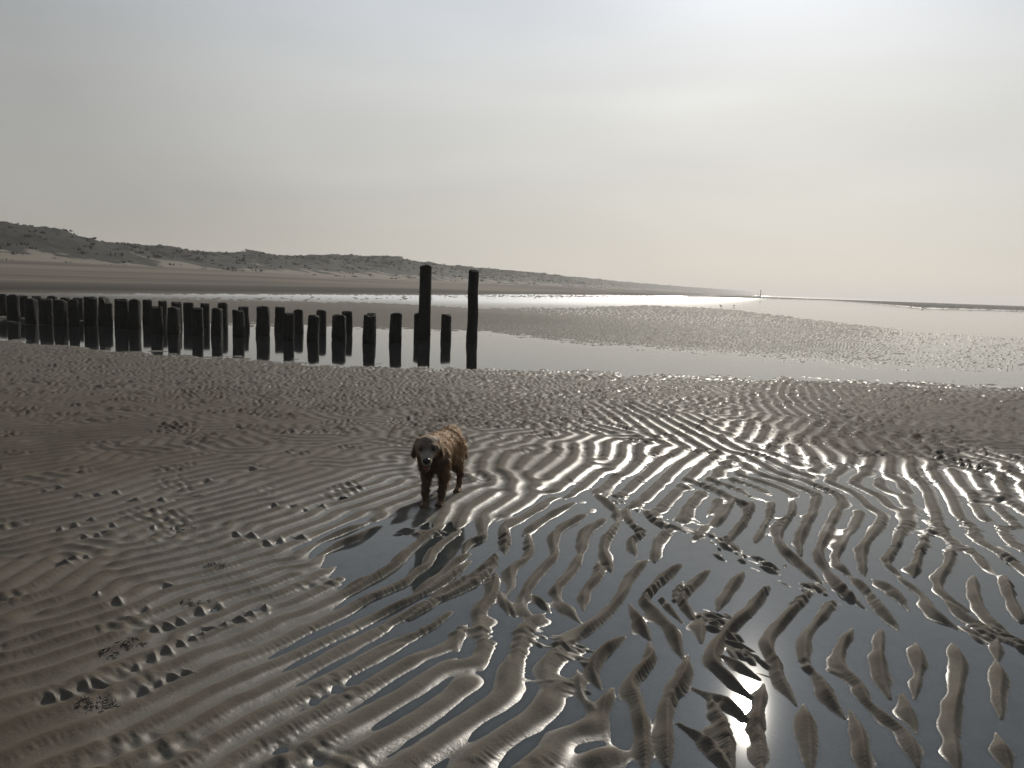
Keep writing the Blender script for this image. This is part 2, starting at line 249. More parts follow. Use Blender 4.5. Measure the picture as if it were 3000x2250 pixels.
# ------------------------------------------------------------------ the ripple pattern
# crests read off the photograph: (origin x, origin y, scale) of the view and the polylines in it
CR = [
 (2250, 1500, .4521, [
  [(165,0),(80,150),(100,240),(200,330),(320,440)], [(310,0),(215,170),(215,270)],
  [(460,0),(370,180),(335,290),(430,440),(520,540),(610,610)], [(600,0),(470,250),(450,320),(530,410)],
  [(745,30),(690,130),(620,260),(625,400)], [(870,60),(850,200),(780,330),(850,410)],
  [(1040,110),(1000,230),(950,410)], [(1130,100),(1185,230),(1180,320),(1110,470),(1170,560),(1260,620)],
  [(1310,230),(1400,350)], [(1340,430),(1350,550),(1420,680),(1530,770)], [(1500,260),(1650,380)],
  [(1540,430),(1580,570),(1640,690)], [(560,440),(650,520),(720,610),(800,710)], [(700,450),(830,530),(900,620)],
  [(880,450),(1010,550),(1080,660),(1210,745)], [(260,540),(120,700),(20,820),(10,890),(60,1000),(80,1080),(160,1210)],
  [(430,580),(360,680),(260,800),(240,900),(260,1000),(350,1110),(390,1200),(460,1290)],
  [(540,780),(480,900),(480,1010),(590,1120),(650,1240),(760,1340),(900,1450),(960,1600)],
  [(735,800),(730,960),(750,1110),(775,1170)], [(970,880),(990,1000),(960,1180)],
  [(1210,880),(1255,1000),(1240,1150),(1210,1300),(1200,1450),(1230,1650)],
  [(1490,850),(1490,940)], [(1490,1000),(1510,1080),(1500,1200),(1510,1300)], [(890,1230),(950,1390)],
  [(240,1280),(265,1400),(280,1650)], [(560,1340),(600,1450),(630,1650)], [(1500,1480),(1560,1650)],
  [(1180,600),(1300,700),(1480,800)], [(1300,770),(1400,820)], [(800,690),(830,740)], [(1620,850),(1659,880)]]),
 (1500, 1500, .4521, [
  [(590,60),(500,140),(450,270)], [(440,290),(400,380),(330,460),(290,540),(420,690)],
  [(460,30),(290,140),(270,200),(280,290),(200,380),(130,470),(70,600),(110,670)],
  [(700,60),(610,190),(600,280),(640,370)], [(790,100),(850,140),(780,200),(800,270)],
  [(1010,130),(940,200),(930,310)], [(860,330),(770,440),(720,540),(620,660),(500,760),(420,830)],
  [(1080,360),(950,470),(870,560),(880,610),(980,700),(1050,790),(1100,920)], [(1260,400),(1140,520),(1110,580),(1160,670)],
  [(1490,410),(1410,530),(1350,620)], [(1650,510),(1560,630),(1420,770),(1330,880),(1310,980),(1400,1080),(1520,1180)],
  [(560,340),(560,420),(480,520),(470,610)], [(1230,690),(1230,820)], [(980,580),(1080,690)],
  [(200,670),(90,770),(40,950),(0,1130)], [(390,850),(280,910),(200,1010),(220,1130)],
  [(690,840),(580,940),(530,1040),(560,1110)], [(900,880),(900,980),(780,1120),(820,1230),(850,1400),(870,1650)],
  [(1140,960),(1120,1080),(1020,1250),(1010,1400),(1010,1600)], [(340,1120),(220,1210),(240,1330),(280,1450),(200,1600),(130,1659)],
  [(430,1060),(460,1200),(530,1290)], [(640,1180),(590,1330),(620,1480),(680,1600)], [(420,1250),(420,1480)],
  [(1250,1180),(1400,1250),(1500,1330)], [(1300,1250),(1390,1450),(1430,1659)], [(1630,1150),(1600,1400),(1620,1659)],
  [(1150,1420),(1260,1500),(1390,1650)], [(1420,970),(1550,1050)], [(60,1270),(70,1400),(0,1480)], [(490,1560),(560,1659)],
  [(780,620),(830,720),(880,800)], [(170,570),(240,640)], [(1100,470),(1060,560)]]),
 (700, 1650, .3617, [
  [(1310,0),(1100,130),(850,270),(600,380),(350,460),(100,580),(0,640)],
  [(1430,90),(1330,170),(1130,250),(900,390),(650,500),(400,620),(150,740),(0,810)],
  [(1850,10),(1650,170),(1440,280),(1200,400),(950,530),(700,650),(450,770),(200,900),(0,990)],
  [(2080,30),(1900,170),(1700,270),(1500,350),(1250,480),(1000,600),(700,760),(400,920),(150,1060),(0,1150)],
  [(1680,430),(1560,520),(1400,600),(1100,720),(800,880),(500,1030),(250,1160),(0,1290)],
  [(1260,700),(1050,810),(800,950),(500,1110),(250,1250),(0,1400)],
  [(1420,790),(1200,910),(950,1050),(650,1210),(300,1410),(0,1590)],
  [(1740,780),(1600,880),(1400,1010),(1150,1150),(900,1300),(650,1450),(400,1580),(250,1659)],
  [(1850,920),(1780,1030),(1650,1160),(1450,1290),(1200,1430),(950,1560),(800,1640)],
  [(2190,800),(2190,950),(2100,1080),(1900,1230),(1650,1400),(1400,1540),(1200,1659)],
  [(2212,1250),(2050,1380),(1850,1510),(1650,1640)],
  [(2030,120),(2060,250),(2000,340),(1940,450),(1970,560),(2000,700),(1980,860)], [(2130,290),(2180,400)],
  [(1850,500),(1780,580),(1780,700)]]),
 (950, 1400, .2939, [
  [(950,90),(700,170),(400,270),(50,370)], [(940,160),(780,200),(550,300),(300,380),(150,430)],
  [(950,200),(750,250),(600,330),(530,410)], [(370,480),(180,550),(0,620)], [(540,500),(350,610),(150,680),(0,750)],
  [(1170,490),(1050,570),(930,670),(800,780),(680,900),(500,1000),(250,1120),(0,1250)],
  [(1320,560),(1180,660),(1080,760),(1030,880),(920,950),(800,1060),(600,1150),(350,1250),(0,1420)],
  [(1410,790),(1250,900),(1050,1070),(920,1200)], [(1710,800),(1650,890),(1400,1030),(1200,1150),(1050,1280),(900,1380)],
  [(1480,110),(1300,200),(1220,260),(1200,380)], [(1750,130),(1600,200),(1430,290),(1380,420),(1340,470)],
  [(2080,0),(2050,130),(1850,230),(1700,320),(1560,380),(1590,480),(1590,600),(1450,660),(1410,720)],
  [(1900,30),(1850,130)], [(2212,90),(2080,200),(1900,310),(1720,400)], [(2212,280),(2000,400),(1890,470)],
  [(2040,600),(2050,780),(1870,930),(1880,1080),(1820,1170)], [(1710,990),(1690,1150),(1600,1300),(1510,1430)],
  [(1780,1180),(1880,1340)], [(1800,500),(1820,620),(1810,730)]]),
 (1300, 1080, .4069, [
  [(400,880),(250,990),(110,1130)], [(490,870),(450,960),(280,1070),(270,1170)], [(640,910),(400,1090)],
  [(800,920),(620,1030),(430,1150),(450,1250)], [(920,980),(720,1090),(590,1190)], [(1000,1070),(850,1150),(800,1270)],
  [(1150,1090),(1020,1180),(980,1278)], [(640,590),(430,640),(400,760)], [(500,550),(320,620),(280,730)], [(850,590),(750,680),(620,780),(620,880)],
  [(960,560),(930,680),(750,780),(640,870)], [(1060,560),(1030,700),(880,850),(740,900)],
  [(1180,540),(1140,690),(1000,840),(880,940)], [(1300,590),(1250,680),(1180,800),(1080,900)],
  [(1400,560),(1380,690),(1250,830),(1180,920)], [(1700,600),(1550,690),(1400,800),(1330,870)],
  [(1850,600),(1690,700),(1560,820),(1430,950),(1330,1010)], [(1870,900),(1760,1000),(1740,1100)],
  [(1990,930),(1900,1060)], [(1120,920),(1230,1010),(1250,1100)], [(1320,1010),(1340,1080),(1400,1180)],
  [(1450,1020),(1560,1120),(1740,1170)], [(1300,260),(1480,350),(1680,460)], [(1640,330),(1900,470),(2180,600)],
  [(1720,790),(1850,840),(2080,940)], [(1900,840),(2050,920),(2212,1010)], [(950,430),(1100,470)], [(200,560),(400,500)], [(180,640),(400,560)]]),
 (2100, 1080, .4069, [
  [(130,930),(60,1060),(0,1130)], [(260,960),(220,1080),(90,1250)], [(410,960),(380,1070),(290,1240)],
  [(560,960),(540,1060),(450,1160),(470,1278)], [(740,900),(700,1010),(620,1200)], [(850,900),(890,990),(770,1220)],
  [(860,880),(960,960),(1040,1060),(930,1240)], [(960,880),(1080,980),(1200,1080),(1100,1250)],
  [(1090,880),(1240,970),(1340,1100),(1290,1278)], [(1240,880),(1380,1000),(1530,1120)],
  [(1240,640),(1250,760),(1370,850),(1400,960)], [(1480,830),(1560,960),(1600,1080),(1650,1200)],
  [(1600,760),(1680,920),(1760,1090)], [(1700,740),(1830,930),(1930,1090)], [(1860,780),(1980,950),(2110,1110)],
  [(1990,820),(2100,960),(2212,1050)], [(600,540),(700,640),(720,740)], [(380,600),(560,430),(640,370)],
  [(250,400),(200,520)], [(370,420),(300,540)], [(480,440),(400,570)], [(1150,650),(1080,740),(980,830)],
  [(500,260),(620,350)], [(600,260),(540,200),(560,110)], [(700,200),(640,110)], [(1050,510),(1150,630)],
  [(0,480),(130,580),(340,640),(600,760)]]),
 (0, 1100, .4521, [
  [(0,880),(300,830),(600,760),(1000,640),(1500,540)], [(0,960),(500,860),(1000,700),(1500,590)],
  [(0,1050),(700,890)], [(700,1050),(1200,880),(1700,740),(2100,620)], [(900,1330),(1500,1170),(2212,900)],
  [(0,1300),(120,1250)], [(0,620),(400,560)], [(0,420),(600,380),(1200,330)], [(0,520),(500,460)],
  [(1000,1000),(1500,870)], [(1500,700),(1700,630)]]),
 (0, 1650, .3617, [
  [(0,500),(300,390),(600,280),(900,100)], [(0,820),(500,650),(1000,500),(1600,270)],
  [(0,1020),(600,830),(1100,640),(1500,440),(1900,250)], [(0,1180),(500,1050),(1000,850)],
  [(0,1400),(500,1230),(1000,1030),(1500,800),(2000,570)], [(0,1659),(400,1500),(800,1350),(1400,1050),(2000,760)],
  [(0,640),(500,480),(1000,330)], [(500,1659),(1000,1440),(1600,1130)]]),
]
# mounds in rows between the left-hand ridges, same notation
LUMPS = [
 (0, 1650, .3617, [(1120,880),(1260,800),(1370,740),(1480,680),(1570,630),(1640,590),(1700,550),(1820,520),(1940,480),(2030,430),(2150,380),
   (1190,1060),(1310,1000),(1420,940),(1530,910),(970,350),(1200,400),(790,300),(430,1140),(570,1110),(710,1030),(820,1010),(1480,490),(1380,530),(1640,410),(1790,370),(1380,200),(1270,570)]),
 (0, 1100, .4521, [(300,770),(400,750),(520,800),(640,790),(760,780),(870,830),(1050,830),(1170,820),(1280,800),(500,1000),(590,960),(740,990),(400,1020),
   (560,1070),(640,1050),(690,1030),(570,1200),(480,1220),(420,1250),(1240,490),(1130,600),(1360,700),(1790,860),(1910,860),(2090,860),(1990,880),
   (1540,1050),(1630,1060),(1740,1100),(1830,1080),(1950,1060),(1650,620),(1900,380),(1970,380),(1000,1010),(1120,1020),(1500,180),(1560,170),(1680,180),(1760,190),(1900,170)]),
]
def catmull(P, n=8):
    P = np.array(P, float)
    if len(P) == 2: return P[0] + (P[1] - P[0]) * np.linspace(0, 1, n * 2)[:, None]
    Q = np.vstack([2 * P[0] - P[1], P, 2 * P[-1] - P[-2]]); o = []
    for i in range(1, len(Q) - 2):
        p0, p1, p2, p3 = Q[i - 1:i + 3]
        for s in np.linspace(0, 1, n, endpoint=False):
            o.append(0.5 * (2 * p1 + (p2 - p0) * s + (2 * p0 - 5 * p1 + 4 * p2 - p3) * s * s + (3 * p1 - p0 - 3 * p2 + p3) * s ** 3))
    o.append(P[-1]); return np.array(o)
GX0, GY0, GS = -13.0, 1.6, 0.022
NX, NY = 1200, 864
crest_pts = []
for ox, oy, s, lines in CR:
    for ln in lines:
        c = catmull(ln)
        g = np.array([ground(ox + a * s, oy + b * s) for a, b in c])
        for p, q in zip(g[:-1], g[1:]):
            n = max(1, int(np.linalg.norm(q - p) / 0.01))
            for k in range(n):
                crest_pts.append(p + (q - p) * k / n)
crest_pts = np.array(crest_pts)
kx = np.fft.rfftfreq(NX, GS) ; ky = np.fft.fftfreq(NY, GS)
KK = np.sqrt(kx[None, :] ** 2 + ky[:, None] ** 2)
hist = np.zeros((NY, NX))
ii = ((crest_pts - [GX0, GY0]) / GS); ok = (ii[:, 0] > 0) & (ii[:, 0] < NX - 1) & (ii[:, 1] > 0) & (ii[:, 1] < NY - 1)
ii = np.round(ii[ok]).astype(int); np.add.at(hist, (ii[:, 1], ii[:, 0]), 1.0)
hist = np.minimum(hist, 3)
def gblur(a, sig):
    return np.fft.irfft2(np.fft.rfft2(a) * np.exp(-2 * (math.pi * KK * sig) ** 2), s=a.shape)
# far copies of the axes in polar terms: azimuth (deg) and log distance
AC = []
def ctl(px, py, *v):
    g = ground(px, py); AC.append((math.degrees(math.atan2(g[0], g[1])), math.log(np.hypot(*g)), *v))
#     px    py   base(cm) amp(cm) lambda(m) chop
for row in [(2600,1800,-.75,.95,.22,.2),(2200,1500,.1,1.2,.19,.8),(2000,1300,1.9,1.5,.18,.7),(2600,1300,2.9,1.5,.18,1),(2980,1250,3.4,1.1,.17,.6),
            (1500,1350,2.4,1.3,.18,.4),(1500,1200,2.4,.7,.15,1.5),(1500,1120,2.2,.6,.15,1.5),(1850,1150,2.2,1.2,.15,1.3),(2500,1160,2.7,1.3,.15,1.2),(1350,1650,.0,1.1,.16,.3),(1100,1600,.0,1.1,.14,.1),
            (1000,1900,.5,1.0,.14,.2),(1220,1720,-.3,1.0,.15,.1),(1350,2100,.7,1.3,.18,.2),(1600,2240,.75,1.6,.2,.2),(1500,1880,.45,1.4,.18,.3),(700,1500,2.0,.95,.13,.3),(300,1300,3.0,.85,.14,.2),
            (100,1800,2.8,.85,.125,.1),(500,2100,2.0,.8,.13,.1),(800,1750,1.1,.8,.13,.1),(900,2200,1.0,1.1,.14,.1),(50,2240,3.2,.7,.15,.1),(2500,2200,-.8,1.1,.22,.2),
            (2950,2100,-.7,1.1,.22,.3),(2950,1550,.4,1.3,.2,.9),(2500,1450,.5,1.4,.19,.5),(2000,2000,-.6,1.3,.2,.3),(2200,1800,-.7,1.0,.2,.2),(400,1120,2.6,.35,.16,1.2),(200,1200,3.2,.35,.16,.7),(700,1250,3.0,.45,.15,.8),
            (1000,1130,2.4,.45,.15,1.5),(1200,1250,2.6,.6,.15,1.0),(1200,1450,1.3,.9,.15,.2),(1750,1500,.2,1.3,.18,.4),(900,1350,2.6,.6,.15,.3),(2900,1400,1.5,1.4,.19,.7),
            (1600,1700,.2,1.3,.18,.2),(2000,1450,.6,1.4,.19,.4),
            # beyond the long pool
            (300,930,2.5,.4,.2,.3),(900,935,2.8,.4,.2,.3),(1400,935,2.6,.5,.2,.4),(1700,970,1.8,.8,.2,.5),(1950,1000,1.3,1.0,.2,.6),(2200,1010,.5,1.2,.2,.6),
            (2500,1040,.1,1.1,.2,.6),(2800,1050,-.35,1.3,.2,.6),(2950,1020,-.35,1.2,.2,.6),(2000,930,.4,1.1,.2,.5),(1700,910,.2,1.0,.2,.5),(2300,960,.5,1.0,.2,.5)]:
    ctl(*row)
AC = np.array(AC)
def fields(az, ld, cols):
    W = np.zeros(az.shape); S = [np.zeros(az.shape) for _ in cols]
    for row in AC:
        dd = ((az - row[0]) / 9.0) ** 2 + ((ld - row[1]) / 0.26) ** 2
        wt = 1.0 / (dd + 0.04) ** 2
        W += wt
        for k, c in enumerate(cols): S[k] += wt * row[2 + c]
    return [s / W for s in S]

yy, xx = np.mgrid[0:NY, 0:NX]
wx_g = GX0 + xx * GS; wy_g = GY0 + yy * GS
lam_g = fields(np.degrees(np.arctan2(wx_g, wy_g)), np.log(np.hypot(wx_g, wy_g)), [2])[0]
LV = [0.125, 0.155, 0.19, 0.23]
wts = []
for i, l in enumerate(LV):
    lo = LV[i - 1] if i else 0; hi = LV[i + 1] if i < 3 else 9
    a = np.ones_like(lam_g)
    if i: a = np.minimum(a, (lam_g - lo) / (l - lo))
    if i < 3: a = np.minimum(a, (hi - lam_g) / (hi - l))
    wts.append(np.clip(a, 0, 1))
tot = sum(wts); wts = [x / tot for x in wts]
bands = []
for l in LV:
    q = KK * l
    bands.append(np.exp(-((q - 1) / 0.24) ** 2 / 2))
ridge = gblur(hist, 0.026); ridge = np.clip(ridge / np.percentile(ridge[hist > 0], 60), 0, 1.3)
rf = np.fft.rfft2(ridge)
force = sum(wv * np.fft.irfft2(rf * np.exp(-((KK * l - 0.95) / 0.45) ** 2 / 2), s=hist.shape) for wv, l in zip(wts, LV))
near = np.clip(gblur(np.minimum(hist, 1), 0.10) * 30, 0, 1)
force = force / (np.std(force[near > .5]) + 1e-9)
u = 0.25 * rng.standard_normal((NY, NX)) + 0.6 * force
for it in range(26):
    uf = np.fft.rfft2(u)
    v = sum(wv * np.fft.irfft2(uf * b_, s=u.shape) for wv, b_ in zip(wts, bands))
    u = np.tanh(2.2 * v + 0.55 * force * near)
U = np.clip(u, -1, 1)
# asymmetric profile: smooth back towards -n0, steep scalloped face towards +n0
n0 = (0.80, -0.60)
hil = -1j * np.tanh((kx[None, :] * n0[0] + ky[:, None] * n0[1]) / 0.8)
ub = sum(wv * np.fft.irfft2(np.fft.rfft2(U) * b_, s=u.shape) for wv, b_ in zip(wts, bands))
vb = sum(wv * np.fft.irfft2(np.fft.rfft2(U) * hil * b_, s=u.shape) for wv, b_ in zip(wts, bands))
PH = np.arctan2(vb, ub); AM = np.clip(np.hypot(ub, vb) / np.percentile(np.hypot(ub, vb), 55), 0, 1.25)
U = AM * (np.cos(PH) - 0.17 * np.sin(2 * PH) + 0.06 * np.cos(2 * PH))
LEE = np.clip(AM, 0, 1) * np.exp(-((PH - 1.15) / 0.75) ** 2)
# local crest direction, for the little cross ripples in the troughs
gy_, gx_ = np.gradient(U)
Jxx, Jyy, Jxy = gblur(gx_ * gx_, .05), gblur(gy_ * gy_, .05), gblur(gx_ * gy_, .05)
th = 0.5 * np.arctan2(2 * Jxy, Jxx - Jyy)             # direction of the gradient = across the crests
c2, s2 = np.cos(th), np.sin(th)
def smear(noise, length, steps):
    acc = np.zeros_like(noise)
    for k in range(-steps, steps + 1):
        o = length * k / steps / GS
        xi = np.round(xx + c2 * o).astype(int) % NX; yi = np.round(yy + s2 * o).astype(int) % NY
        acc += noise[yi, xi]
    return acc / (2 * steps + 1)
ns = rng.standard_normal((NY, NX))
nf = np.fft.rfft2(ns)
nA = np.fft.irfft2(nf * np.exp(-((KK * 0.075 - 1) / 0.3) ** 2 / 2), s=u.shape)
CH = smear(nA, 0.035, 3); CH /= CH.std()
nB = np.fft.irfft2(np.fft.rfft2(rng.standard_normal((NY, NX))) * np.exp(-((KK * 0.9 - 1) / 0.6) ** 2 / 2), s=u.shape); nB /= nB.std()
nC = np.fft.irfft2(np.fft.rfft2(rng.standard_normal((NY, NX))) * np.exp(-(KK * 0.35) ** 2), s=u.shape); nC /= nC.std()
nM = np.fft.irfft2(np.fft.rfft2(rng.standard_normal((NY, NX))) * np.exp(-(KK * 0.05) ** 2), s=u.shape); nM /= nM.std()
# fine ladder texture on a denser patch near the camera
fs = 0.0075; fnx, fny = 1200, 720; fx0, fy0 = -4.6, 2.0
FK = np.sqrt(np.fft.rfftfreq(fnx, fs)[None, :] ** 2 + np.fft.fftfreq(fny, fs)[:, None] ** 2)
fn = np.fft.irfft2(np.fft.rfft2(rng.standard_normal((fny, fnx))) * np.exp(-((FK * 0.026 - 1) / 0.5) ** 2 / 2), s=(fny, fnx))
fy_, fx_ = np.mgrid[0:fny, 0:fnx]
gi = np.clip(np.round((fx0 + fx_ * fs - GX0) / GS).astype(int), 0, NX - 1); gj = np.clip(np.round((fy0 + fy_ * fs - GY0) / GS).astype(int), 0, NY - 1)
fc, fsn = c2[gj, gi], s2[gj, gi]
acc = np.zeros_like(fn)
for k in range(-6, 7):
    o = 0.042 * k / 6 / fs
    acc += fn[np.round(fy_ + fsn * o).astype(int) % fny, np.round(fx_ + fc * o).astype(int) % fnx]
LAD = acc / acc.std()
# the traced crests again, as single ridges with tapering ends, on the dense patch
RID = np.zeros((fny, fnx)); COMB = np.zeros((fny, fnx))
rr_ = random.Random(5)
for vi, (ox, oy, s, lines) in enumerate(CR[:6]):
    for ln in lines:
        c = catmull(ln)
        g = np.array([ground(ox + a * s, oy + b * s) for a, b in c])
        g = np.vstack([g[0] + (g[0] - g[2]) / np.linalg.norm(g[0] - g[2]) * .05, g, g[-1] + (g[-1] - g[-3]) / np.linalg.norm(g[-1] - g[-3]) * .05])
        seg = np.linalg.norm(np.diff(g, axis=0), axis=1); cum = np.concatenate([[0], np.cumsum(seg)]); tot_ = cum[-1]
        n = max(3, int(tot_ / 0.012)); tl = np.linspace(0, tot_, n)
        gx1, gy1 = np.interp(tl, cum, g[:, 0]), np.interp(tl, cum, g[:, 1])
        tx, ty = np.gradient(gx1), np.gradient(gy1); nl = np.hypot(tx, ty) + 1e-9; nx_, ny_ = -ty / nl, tx / nl
        sg = np.sign(nx_ * n0[0] + ny_ * n0[1]); sg[sg == 0] = 1; nx_, ny_ = nx_ * sg, ny_ * sg
        ph1, ph2, hk = rr_.uniform(0, 6.28), rr_.uniform(0, 6.28), rr_.uniform(.85, 1.15)
        for q in range(n):
            e = min(1, min(tl[q], tot_ - tl[q]) / 0.16)
            wv0 = (0.013 + 0.0175 * e) * (1 + .17 * math.sin(tl[q] * 11 + ph1) + .08 * math.sin(tl[q] * 31 + ph2)) * (.9 if tot_ < .25 else 1.0)
            hh0 = hk * (.50 + .50 * e ** .8) * (1 + .15 * math.sin(tl[q] * 13 + ph2)) * (1 if tot_ > .2 else .75)
            ci, cj = int((gy1[q] - fy0) / fs), int((gx1[q] - fx0) / fs)
            if not (14 < ci < fny - 14 and 14 < cj < fnx - 14): continue
            sl2 = (slice(ci - 13, ci + 14), slice(cj - 13, cj + 14))
            ex = fx0 + fx_[sl2] * fs - gx1[q]; ey = fy0 + fy_[sl2] * fs - gy1[q]
            dn = ex * nx_[q] + ey * ny_[q]; dtn = -ex * ny_[q] + ey * nx_[q]
            wn_ = np.where(dn > 0, wv0 * .62, wv0 * 1.25)
            v_ = hh0 * np.exp(-np.abs(dn / wn_) ** 1.6 - (dtn / .018) ** 2)
            RID[sl2] = np.maximum(RID[sl2], v_)
            COMB[sl2] = np.maximum(COMB[sl2], e * np.exp(-((dn - wv0 * .75) / (wv0 * .55)) ** 2 - (dtn / .018) ** 2))

BANDS = [([(1900,1470),(2050,1560),(2250,1660),(2420,1740)], .13, 95), ([(1650,1400),(1800,1450),(1950,1530)], .12, 60), ([(2350,1400),(2500,1440),(2700,1500),(2850,1570),(3000,1620)], .14, 90),
         ([(2900,1850),(3000,1890)], .10, 26), ([(1290,1470),(1400,1490)], .08, 20), ([(1560,1860),(1720,1930)], .08, 26), ([(1600,2000),(1700,2030)], .06, 14), ([(2050,1800),(2130,1830)], .07, 16), ([(2120,1880),(2220,1950)], .07, 20), ([(1180,1560),(1330,1570)], .07, 18)]
for pts, bw_, num in BANDS:
    g = np.array([ground(a, b) for a, b in catmull(pts)]); seg = np.linalg.norm(np.diff(g, axis=0), axis=1); cum = np.concatenate([[0], np.cumsum(seg)])
    for k in range(num):
        t0 = rr_.uniform(0, cum[-1]); px0, py0 = np.interp(t0, cum, g[:, 0]), np.interp(t0, cum, g[:, 1])
        bx0, by0 = np.interp(min(t0 + .1, cum[-1]), cum, g[:, 0]) - np.interp(max(t0 - .1, 0), cum, g[:, 0]), np.interp(min(t0 + .1, cum[-1]), cum, g[:, 1]) - np.interp(max(t0 - .1, 0), cum, g[:, 1])
        an0 = math.atan2(by0, bx0) + rr_.gauss(0, .3); px0 += rr_.gauss(0, bw_ * .6); py0 += rr_.gauss(0, bw_ * .6)
        ln0, wd0, h0 = rr_.uniform(.03, .09), rr_.uniform(.010, .018), rr_.uniform(.35, .9)
        ci, cj = int((py0 - fy0) / fs), int((px0 - fx0) / fs)
        if not (14 < ci < fny - 14 and 14 < cj < fnx - 14): continue
        sl2 = (slice(ci - 13, ci + 14), slice(cj - 13, cj + 14))
        ex = fx0 + fx_[sl2] * fs - px0; ey = fy0 + fy_[sl2] * fs - py0
        RID[sl2] = np.maximum(RID[sl2], h0 * np.exp(-((ex * math.cos(an0) + ey * math.sin(an0)) / ln0) ** 2 - ((-ex * math.sin(an0) + ey * math.cos(an0)) / wd0) ** 2))

# ------------------------------------------------------------------ the ground sheet
azs = np.radians(np.concatenate([np.linspace(-180, -48, 30)[:-1], np.linspace(-48, 44, 1180), np.linspace(44, 180, 30)[1:-1]]))
dpx = np.concatenate([np.linspace(1500, 62, 800), np.geomspace(61, 0.45, 90)])
ds = np.concatenate([[0.02, 0.6, 1.2, 1.8], 1.6 * F / (dpx[0]) + 0 * dpx[:0], H * F / dpx])
ds = ds[np.argsort(ds)]
ds = ds[ds < 8400]; ds = np.append(ds, 8500.0)
A, D = np.meshgrid(azs, ds)
X = np.sin(A) * D; Y = np.cos(A) * D
AZD = np.degrees(A); LD = np.log(D)
azc = np.clip(AZD, -46, 42)
base, amp, chop = fields(azc, LD, [0, 1, 3])
base /= 100; amp /= 100
amp *= 1.12 + .18 * sm(2, 14, AZD) + .25 * sm(-8, -20, AZD)
gxs = (X - GX0) / GS; gys = (Y - GY0) / GS
kf = 1 + 0.7 * (D > 19)
Us = bsp(U, gxs * kf, gys * kf)
hs = np.where(D < 25, 1, 0)
mask_r = bsp(np.clip(gblur(hist, 0.035) * 9, 0, 1), gxs, gys) * sm(17, 14, D) * (Y > 1.6) * (np.abs(X) < 13)
ch = bsp(CH, gxs * kf, gys * kf); n1 = bsp(nB, gxs, gys); n2 = bsp(nC, gxs, gys); n3 = bsp(nM, gxs, gys)
# crest profile: rounded top, flat trough
prof = np.where(Us > 0, Us, Us * 0.75)
fade = sm(90, 30, D)
lg = ((X - fx0) / fs, (Y - fy0) / fs)
inn = (lg[0] > 2) & (lg[0] < fnx - 3) & (lg[1] > 2) & (lg[1] < fny - 3)
edge = sm(0, 0.4, X - fx0) * sm(fx0 + fnx * fs, fx0 + fnx * fs - .5, X) * sm(fy0, fy0 + .2, Y) * sm(fy0 + fny * fs, fy0 + fny * fs - 1.4, Y)
rid = np.zeros_like(Us); comb = np.zeros_like(Us); lad = np.zeros_like(Us)
rid[inn] = bsp(RID, lg[0][inn], lg[1][inn]); comb[inn] = bsp(COMB, lg[0][inn], lg[1][inn]); lad[inn] = bsp(LAD, lg[0][inn], lg[1][inn])
pool = edge * sm(0.007, 0.0, base)            # standing water: only the traced crests come out of it
z = (base + amp * prof * fade) * (1 - pool) + pool * (-0.0100 + 0.40 * amp * np.maximum(prof, -.6) + 0.042 * rid)
wetk = sm(0.35, -0.5, Us) * (1 - pool) * (1 - 0.35 * sm(8, 12, D)) * (1 - 0.75 * sm(17, 26, D) * sm(31, 22, AZD))
# patches of chopped cross ripple where two wave trains met
cp = sm(0.15, 1.1, n1 + (chop - 0.55) * 2.2)
z += (0.0060 + 0.0105 * sm(6.5, 10, D)) * (1 - .45 * sm(17, 22, D)) * ch * cp * fade * sm(-0.007, 0.004, z)
z += 0.0016 * n2 * fade + 0.0005 * n3 * fade
# the ladder on trough flanks
lee = bsp(LEE, gxs, gys)
z += edge * lad * (0.0019 * lee * (1 - pool) * sm(2.6, -.4, X) * (.55 + .45 * np.clip(n1, -1, 1)) + 0.0019 * comb * pool)
# mounds
lumpw = np.zeros_like(z)
for ox, oy, s, pts in LUMPS:
    for a, b in pts:
        g = ground(ox + a * s, oy + b * s); k = random.uniform(.75, 1.2)
        dlum = np.hypot(*g); sg = 0.015 * k * (1 + 0.06 * dlum)
        ja = np.searchsorted(azs, math.atan2(g[0], g[1]) + np.array([-5, 5]) * sg / dlum); jd = np.searchsorted(ds, [dlum - 5 * sg, dlum + 5 * sg])
        sl_ = (slice(jd[0], jd[1]), slice(ja[0], ja[1]))
        ex, ey = X[sl_] - g[0], Y[sl_] - g[1]
        th_ = 0.9 + random.uniform(-.45, .45); c_, s_ = math.cos(th_), math.sin(th_)
        p_, q_ = ex * c_ + ey * s_, -ex * s_ + ey * c_
        lumpw[sl_] = np.maximum(lumpw[sl_], np.exp(-(p_ ** 2 + q_ ** 2) / (2.2 * sg) ** 2))
        z[sl_] += 0.016 * k * np.exp(-((p_ / (0.55 * sg)) ** 2 + (q_ / (2.1 * sg)) ** 2)) - 0.012 * np.exp(-(((p_ + 1.7 * sg) / (1.1 * sg)) ** 2 + (q_ / (1.3 * sg)) ** 2))

